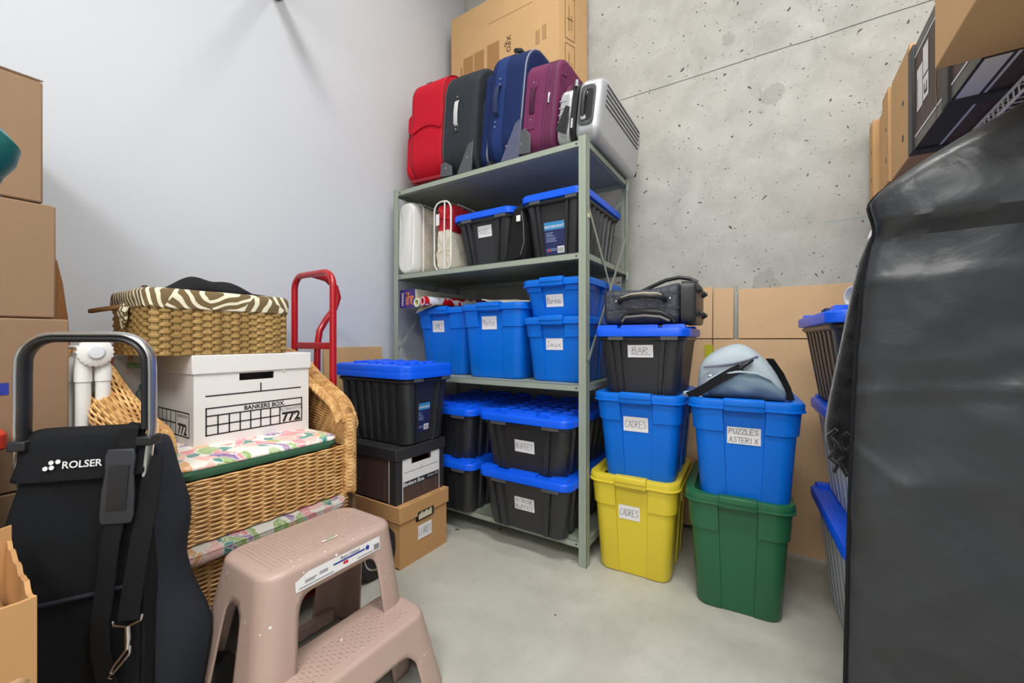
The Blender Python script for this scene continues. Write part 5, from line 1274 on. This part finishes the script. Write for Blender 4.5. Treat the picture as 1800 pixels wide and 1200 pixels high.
for y in (-.3, .75, 2.2): MB().tube([(.02, y, -.02), (XR-WX0, y, -.36)], .006, 8).obj('support_arm', WPLA, t)
b = MB(); b.tube([(.01, -.6, -.075), (.01, YW-.01, -.075)], .012, 12); b.obj('hang_rod', WPLA, t)
b = MB(); 
for y in (.75, 2.2, -.3): b.tube([(.01, y, -.03), (.01, y, -.075)], .004, 8)
b.obj('rod_hook', WPLA, t)
ZB = WZ+.008
def flat(label, x0, y0, y1, h, m=CARDZ, w=.5):
    t = thing('flat_carton', label, 'box', (x0, y0, ZB), 0, 'cartons on the wire shelf'); b = MB(); b.box(0, w, 0, y1-y0, 0, h); b.obj('carton_body', m, t, bevel=.003)
    b = MB(); b.box(-.0008, .0, (y1-y0)*.5, (y1-y0)*.5+.0035, 0, h); b.box(-.0008, 0, .002, .006, 0, h); b.obj('corrugated_edge', CARDD, t, smooth=False)
    b = MB(); b.box(-.001, 0, (y1-y0)*.30, (y1-y0)*.36, .08, .10); b.box(-.001, 0, (y1-y0)*.30, (y1-y0)*.36, .2, .215); b.obj('slot', PRINT, t, smooth=False)
    return t
flat('narrow tan carton nearest the concrete wall on the wire shelf', .350, 2.26, 2.335, .335); flat('tan carton second from the concrete wall on the wire shelf', .372, 2.135, 2.255, .34)
flat('tan carton third from the concrete wall on the wire shelf', .358, 2.03, 2.13, .352); flat('tall tan carton behind the dark banker boxes', .366, 1.785, 2.025, .36)
def sidebox(label, y1, y0, x0=.366):
    """banker box lying on its side, lid rim towards the concrete wall (y1), body towards the camera (y0)"""
    t = thing('document_box', label, 'box', (x0, y0, ZB), 0, 'banker boxes on the wire shelf'); L = y1-y0; w, h = .40, .315
    b = MB(); b.box(0, w, 0, L-.006, 0, h); b.obj('box_body', WOODP, t, smooth=False)
    b = MB(); b.box(-.007, w+.007, L-.048, L, -.006, h+.007); b.obj('box_lid', BLKCARD, t, bevel=.003)
    for q in (0, 1):
        zz = .0 if q == 0 else h-.03
        decal('corner_band', [R4(0, L-.048, zz, zz+.03)], lambda a, bb, d=0: (-.0008-d, a, bb), GREYCARD, t)
        decal('pinstripe', [R4(0, L-.048, zz+(.033 if q == 0 else -.008), zz+(.039 if q == 0 else -.002))], lambda a, bb, d=0: (-.001-d, a, bb), WPR, t)
    decal('under_band', [R4(0, .05, 0, L-.048)], lambda a, bb, d=0: (a, bb, -.0008), BLKCARD, t); decal('under_pinstripe', [R4(.052, .058, 0, L-.048)], lambda a, bb, d=0: (a, bb, -.001), WPR, t)
    return t
t = sidebox('dark woodgrain banker box with a white shipping label lying on the wire shelf', 1.772, 1.468)
fx = lambda a, bb, d=0: (-.0012-d, .304-a, bb)
lb = decal('shipping_label', [R4(.072, .125, .100, .225), R4(.130, .180, .105, .17), R4(.130, .178, .176, .26)], fx, PAPER, t)
decal('label_barcode', [R4(.079, .085, .11+.008*i, .114+.008*i) for i in range(11)]+[R4(.142, .168, .12, .128), R4(.142, .148, .12, .15), R4(.162, .168, .12, .15)], lambda a, bb, d=0: (-.0018, .304-a, bb), PRINT, lb)
decal('torn_edge', [[(.19, .0), (.196, .05), (.188, .1), (.2, .16), (.192, .22), (.199, .28), (.203, .28), (.197, .22), (.205, .16), (.193, .1), (.201, .05), (.195, 0)]], lambda a, bb, d=0: (-.0014, .304-a*1.25, bb), CARD, t)
t = sidebox('second dark banker box nearer the camera on the wire shelf', 1.466, 1.248, .366)
decal('white_panel', [R4(.008, .075, .0, .17)], lambda a, bb, d=0: (a*.6, bb, -.0014), WHITE, t)
t = thing('carton', 'tan carton overhanging the wire shelf at the top right corner', 'box', (.295, .70, ZB))
b = MB(); b.box(0, .50, 0, .545, 0, .34); b.obj('carton_body', CARDZ, t, bevel=.003)
b = MB(); b.add([(0, .14, -.003), (.5, .14, -.003), (.5, .3, -.002), (0, .3, -.002)], [(0, 1, 2, 3)]); b.obj('packing_tape', mat('tape_tan', (214, 176, 130), .3), t, smooth=False, fix=False)

# garment bag hanging from the rod
t = thing('garment_bag', 'large black vinyl garment bag hanging at the right edge', 'garment bag', (.474, 1.2, 0))
b = MB(); NY = 120; ZT2 = 1.455; ZB2 = .12; rg = []; n = 120
def gb_half(z):   # left half width at height z
    pts = [(.12, .338), (.3, .335), (.55, .330), (.75, .325), (.95, .318), (1.10, .306), (1.17, .296), (1.205, .286), (1.225, .288), (1.245, .293), (1.265, .297), (1.285, .285), (1.305, .262), (1.33, .227), (1.36, .183), (1.39, .133), (1.42, .08), (1.445, .04), (1.46, .02)]
    for (z0, w0), (z1, w1) in zip(pts, pts[1:]):
        if z <= z1: return w0+(w1-w0)*(z-z0)/(z1-z0)
    return pts[-1][1]
for i in range(NY+1):
    q = i/NY; z = .12+(1.455-.12)*(q**.8 if False else q); hwd = gb_half(z); ring_ = []
    sh = max(0, min(1, (z-1.19)/.03)); dep = .050+.012*sh*(1 if z < 1.3 else max(.2, 1-(z-1.3)/.2))
    for k in range(n):
        a = 2*pi*k/n; c, s_ = cos(a), sin(a); x = hwd*(abs(c)**.85)*(1 if c > 0 else -1); y = dep*(abs(s_)**.55)*(1 if s_ > 0 else -1)
        wr = .020*mnoise.noise(Vc((x*3.2+1, z*1.6, 5)))+.012*mnoise.noise(Vc((x*6+z*2, z*5, 9)))+.016*abs(mnoise.noise(Vc((x*5-z*3, z*6, 3))))+.006*abs(mnoise.noise(Vc((x*14, z*12+x*6, 3))))
        fold = -.0045*math.exp(-((z-.885-.10*x)/.012)**2)-.003*math.exp(-((z-1.115-.06*x)/.011)**2)-.004*math.exp(-((z-.62+.9*(x+.2))/.010)**2)*(1 if .5 < z < .85 else 0)
        if s_ < 0: y += wr+fold
        ring_.append((x, y-(.022*sh if s_ < .3 else 0), z))
    rg.append(ring_)
b.loft(rg); b.obj('bag_body', GBAG, t)
pp = [(-gb_half(.14+.01*k)-.001, -.008, .14+.01*k) for k in range(126)]
MB().tube(pp, .0035, 8).obj('edge_binding', STRAP, t)
MB().tube([(0, 0, 1.45), (0, 0, 1.49), (.012, 0, 1.50), (.0, 0, 1.4875)][:2]+[(0, .0, 1.459)], .003, 8).obj('hanger_hook', CHROME, t)
# black plush coat behind it
t = thing('plush_coat', 'black plush coat with ruffled cuff hanging behind the garment bag', 'coat', (.474, 1.315, 0))
b = MB(); rg = []
for z, x0, x1 in ((.612, -.29, .2), (.645, -.335, .2), (.70, -.370, .2), (.80, -.360, .2), (.95, -.333, .2), (1.1, -.310, .2), (1.22, -.288, .2), (1.30, -.22, .2), (1.38, -.10, .12), (1.43, -.03, .04)):
    rg.append([(x, y, z+.02*(x-x0)*0) for x, y in [(p[0]+(x0+x1)/2, p[1]) for p in rrect((x1-x0)/2, .026, .022, 5)]])
b.loft(rg); b.obj('coat_body', PLUSH, t, sub=1)
b = MB()
for k in range(5):
    x = -.348+.018*k; pts = [(x+.010*sin(q*2.2+k), -.024-.004*cos(q*3), .640-.006*k+q*.018) for q in range(7)]; b.tube(pts, .0048, 8)
b.obj('ruffle', PLUSH, t)
MB().tube([(0, 0, 1.42), (0, 0, 1.459)], .003, 8).obj('hanger_hook', CHROME, t)
t = thing('white_shirt', 'white shirt showing at the shoulder edge of the plush coat', 'shirt', (.474, 1.375, 0))
b = MB(); b.loft([[(x+(x0+.15)/2, y, z) for x, y in rrect((.15-x0)/2, .018, .016, 5)] for z, x0 in ((.24, -.25), (.5, -.26), (.9, -.265), (1.1, -.270), (1.2, -.276), (1.27, -.268), (1.33, -.2), (1.40, -.06))]); b.obj('shirt_body', mat('white_cotton', (230, 230, 234), .85, bs=18, bst=.5, bd=.01), t, sub=1)
MB().tube([(0, 0, 1.39), (0, 0, 1.459)], .003, 8).obj('hanger_hook', CHROME, t)
t = thing('white_dress', 'long white garment showing below the garment bag edge', 'garment', (.474, 1.262, 0))
b = MB(); b.loft([[(x+(x0+.2)/2, y, z) for x, y in rrect((.2-x0)/2, .012, .011, 5)] for z, x0 in ((.22, -.332), (.35, -.330), (.48, -.323), (.54, -.312), (.62, -.26), (1.3, -.18), (1.40, -.04))]); b.obj('dress_body', mat('white_cotton', (230, 230, 234), .85), t)
MB().tube([(0, 0, 1.39), (0, 0, 1.459)], .003, 8).obj('hanger_hook', CHROME, t)
